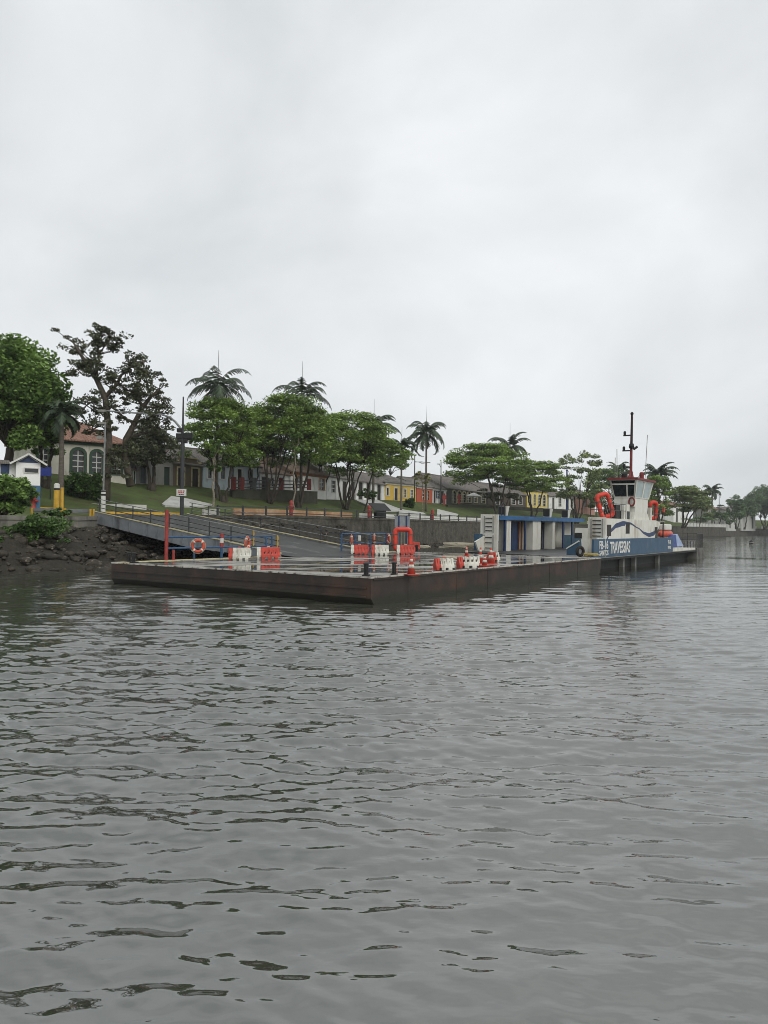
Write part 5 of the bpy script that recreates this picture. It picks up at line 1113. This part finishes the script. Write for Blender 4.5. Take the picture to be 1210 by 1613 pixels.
def palm(label, px, py_base, Y, py_crown, L, nf, seed, r=.17, spear=True, droop=1.9, lean=0, fat=1., group='palms among the trees', ll=.6):
    rg = np.random.default_rng(seed); rr = random.Random(seed); B = at(px, py_base, Y); gz = ground(B.x, B.y); gz = min(gz, B.z+.3) if gz > B.z+1.5 else gz
    t = thing('palm_tree', label, 'palm tree', (B.x, B.y, gz), 0, group); H = at(px, py_crown, Y).z-gz
    tb_ = MB(); tb_.tube([(lean*f*f, 0, -.5+(H+.5)*f) for f in (i/8 for i in range(9))], [r*1.25*fat-(r*.35)*i/8 for i in range(9)], 10); tb_.build('trunk', palmbark, t, smooth=True)
    MB().lathe([(r*.9, H-1.0), (r*1.15, H-.7), (r*.7, H+.1), (.03, H+.6)], 10, (lean, 0, 0)).build('crownshaft', shaft, t, smooth=True)
    V = []; Fq = []; off = 0
    for i in range(nf):
        a = 2.4*i+rg.uniform(-.25, .25); el = 1.35-1.75*(i/(nf-1))+rg.uniform(-.12, .12); v, f = frond(a, el, L*rg.uniform(.85, 1.1), rg, droop*rg.uniform(.8, 1.15), ll=ll*1.15*L/3, lw=.2*max(1, Y/90)); V.append(v+np.array([lean, 0, H])); Fq.append(f+off); off += len(v)
    link_mesh('crown', npmesh('crown', np.concatenate(V), np.concatenate(Fq)), palmleaf, t)
    if spear: MB().tube([(lean, 0, H), (lean+.05, 0, H+L*.9)], [.06, .015], 5).build('spear_leaf', palmleaf, t)
    return t
palm('palm with dark drooping fronds beside the left leafy tree', 96, 775, 62, 652, 2.9, 17, 41, .2, False, 2.2)
palm('tall drooping palm above the almond tree nearest the lamp pole', 341, 785, 85, 612, 5.0, 19, 42, droop=2.2)
palm('palm top rising behind the almond tree with a fan of stems', 474, 785, 97, 622, 5.0, 14, 43, droop=2.0)
palm('palm half hidden at the right of the dense almond tree', 588, 795, 118, 674, 5.2, 15, 44, droop=2.1)
palm('slim palm left of the tallest free standing palm', 632, 809, 124, 704, 4.0, 14, 45, .15, droop=2.2)
palm('tallest free standing palm in the gap above the yellow house', 671, 806, 132, 682, 5.4, 18, 46, .17, droop=2.2)
palm('palm top showing behind the wide umbrella shaped tree', 803, 790, 180, 703, 6.4, 16, 47, droop=2.1)
palm('broad palm just right of the ferry mast', 1037, 812, 225, 748, 7.2, 22, 48, .3, False, 1.7)
palm('palm top just left of the ferry mast', 975, 812, 225, 740, 5.0, 15, 50, .25)
palm('far small palm beside the distant thin lamp post', 1122, 812, 320, 773, 6.2, 18, 49, .35, False)
# ------------------------------------------------ shrubs
def shrub(label, px, py_base, Y, box, leaf='bush', seed=1, per=90, n=26, size=.3, name='shrub', zb=None):
    rg = np.random.default_rng(seed); rr = random.Random(seed); B = at(px, py_base, Y); gz = B.z if zb is None else zb
    t = thing(name, label, 'shrub', (B.x, B.y, gz)); x0 = at(box[0], 806, Y).x-B.x; x1 = at(box[1], 806, Y).x-B.x; h = at(px, box[2], Y).z-gz; cx = (x0+x1)/2; w2 = (x1-x0)/2; cl = []
    while len(cl) < n:
        d = rg.normal(0, 1, 3); d /= np.linalg.norm(d); r = rg.uniform(.4, .92)
        cl.append((cx+w2*r*d[0], w2*.8*r*d[1], h*(.48+.45*r*d[2]), w2*.26, w2*.26, h*.15))
    b = MB()
    for c in cl[::2]: limb(b, (0, 0, -.1), c[:3], .06, .02, rr, 0, 4, .08)
    b.build('stems', bark, t); crown_obj('foliage', cl, per, size, rg, LM[leaf], t, .9); return t
shrub('big round dark green bush below the arched windows', 132, 797, 66, (99, 166, 737, 800), seed=61, n=44, per=110)
shrub('bright leafy bush overhanging the quay at the left edge', -2, 815, 47.5, (-60, 50, 742, 826), 'lush', 62, 150, 60, .32)
shrub('tangled low green bush growing among the shore rocks', 55, 850, 46, (18, 98, 812, 858), 'bush', 63, 60, 34, .26)
shrub('small spiky bush on the grass in front of the yellow house', 645, 801, 131, (633, 656, 782, 803), 'bush', 64, 60, 18, .4)
shrub('dark bush at the end of the distant sea wall', 1150, 826, 305, (1140, 1160, 816, 832), 'far', 65, 50, 16, .7)
shrub('low dark bush on the shore between quay and ramp girder', 95, 815, 49, (70, 112, 798, 822), 'bush', 66, 40, 18, .24)
shrub('dark green bush on the terrace beside the thick forked tree', 590, 787, 118, (560, 600, 768, 790), 'bush', 67, 40, 18, .4)

tree('low far tree above the distant path', 1130, 818, 300, (1108, 1150, 800, 822), 'far', 'round', 2, 50, 26, .9, 25, 'leafy_tree', None, .3)
tree('far dark tree behind the distant sheds', 1152, 812, 400, (1128, 1180, 786, 812), 'far', 'airy', 3, 60, 36, 1.0, 26, 'leafy_tree', None, .3)
tree('mid distance green tree between the ferry mast and the pink house', 950, 812, 210, (915, 985, 738, 800), 'almond', 'almond', 3, 70, 34, .65, 27, 'almond_tree', AG, .24)
tree('low green tree right of the leaning one above the far parapet', 1100, 822, 260, (1082, 1122, 778, 806), 'olive', 'almond', 2, 60, 30, .75, 28, 'almond_tree', AG, .22)

shrub('round far bush in front of the distant small pale building', 1138, 818, 300, (1128, 1150, 806, 821), 'far', 71, 50, 16, .7)
shrub('far bush between the pale shed and the right edge trees', 1164, 818, 320, (1152, 1178, 803, 824), 'far', 72, 60, 20, .8)
shrub('far low bush under the distant palm', 1117, 815, 290, (1106, 1128, 806, 819), 'olive', 73, 50, 14, .7)

# creeping weeds on the rocks (nobody could count the shoots)
rg = np.random.default_rng(88); cl = []
for _ in range(70):
    px = rg.uniform(-10, 110); py = rg.uniform(812, 852); t_w = (py-812)/40; q = at(px, py, 48.5-3.5*t_w-.02*abs(px-50)); cl.append((q.x, q.y, q.z, .5, .35, .22))
V, Fq = leaf_quads(clump_cloud(cl, rg, 45), .2, rg, .9); tag(link_mesh('creeping_weeds', npmesh('creeping_weeds', V, Fq), LM['bush']), 'green creeping weeds over the rocks below the quay', None, None, 'stuff')

tree('almond tree filling the gap between the lamp pole almond tree and the fan stemmed one', 398, 788, 96, (352, 440, 640, 734), 'almond', 'almond', 3, 75, 40, .44, 29, 'almond_tree', AG, .13, spread=.25)
tree('almond tree squeezed between the slim leaning trunk and the dense forked almond tree', 505, 794, 112, (472, 560, 652, 742), 'almond', 'almond', 3, 75, 40, .46, 30, 'almond_tree', AG, .14, spread=.25)
tree('round tree behind the white door house roof left of the slim palm', 606, 784, 150, (572, 640, 706, 752), 'deep', 'round', 2, 60, 30, .6, 32, 'leafy_tree', None, .2)
tree('far dark tree standing over the end of the distant sea wall', 1160, 822, 330, (1142, 1182, 784, 824), 'far', 'round', 3, 70, 34, .9, 33, 'leafy_tree', None, .3)
shrub('dark hedge like shrub behind the distant picket parapet', 1102, 822, 275, (1078, 1130, 814, 827), 'far', 74, 50, 22, .7)
# ============================================================ air
hz_ = MB().box(-900, 900, -60, 1200, -1.5, 60).build('haze', None); tag(hz_, 'thin rain haze over the river', 'haze', None, 'stuff')
hm = bpy.data.materials.new('rain haze'); hm.use_nodes = True; t = hm.node_tree; t.nodes.clear()
o_ = t.nodes.new('ShaderNodeOutputMaterial'); pv = t.nodes.new('ShaderNodeVolumePrincipled'); pv.inputs['Color'].default_value = (.93, .96, .98, 1); pv.inputs['Density'].default_value = .00022
t.links.new(pv.outputs[0], o_.inputs['Volume']); hz_.data.materials.append(hm)
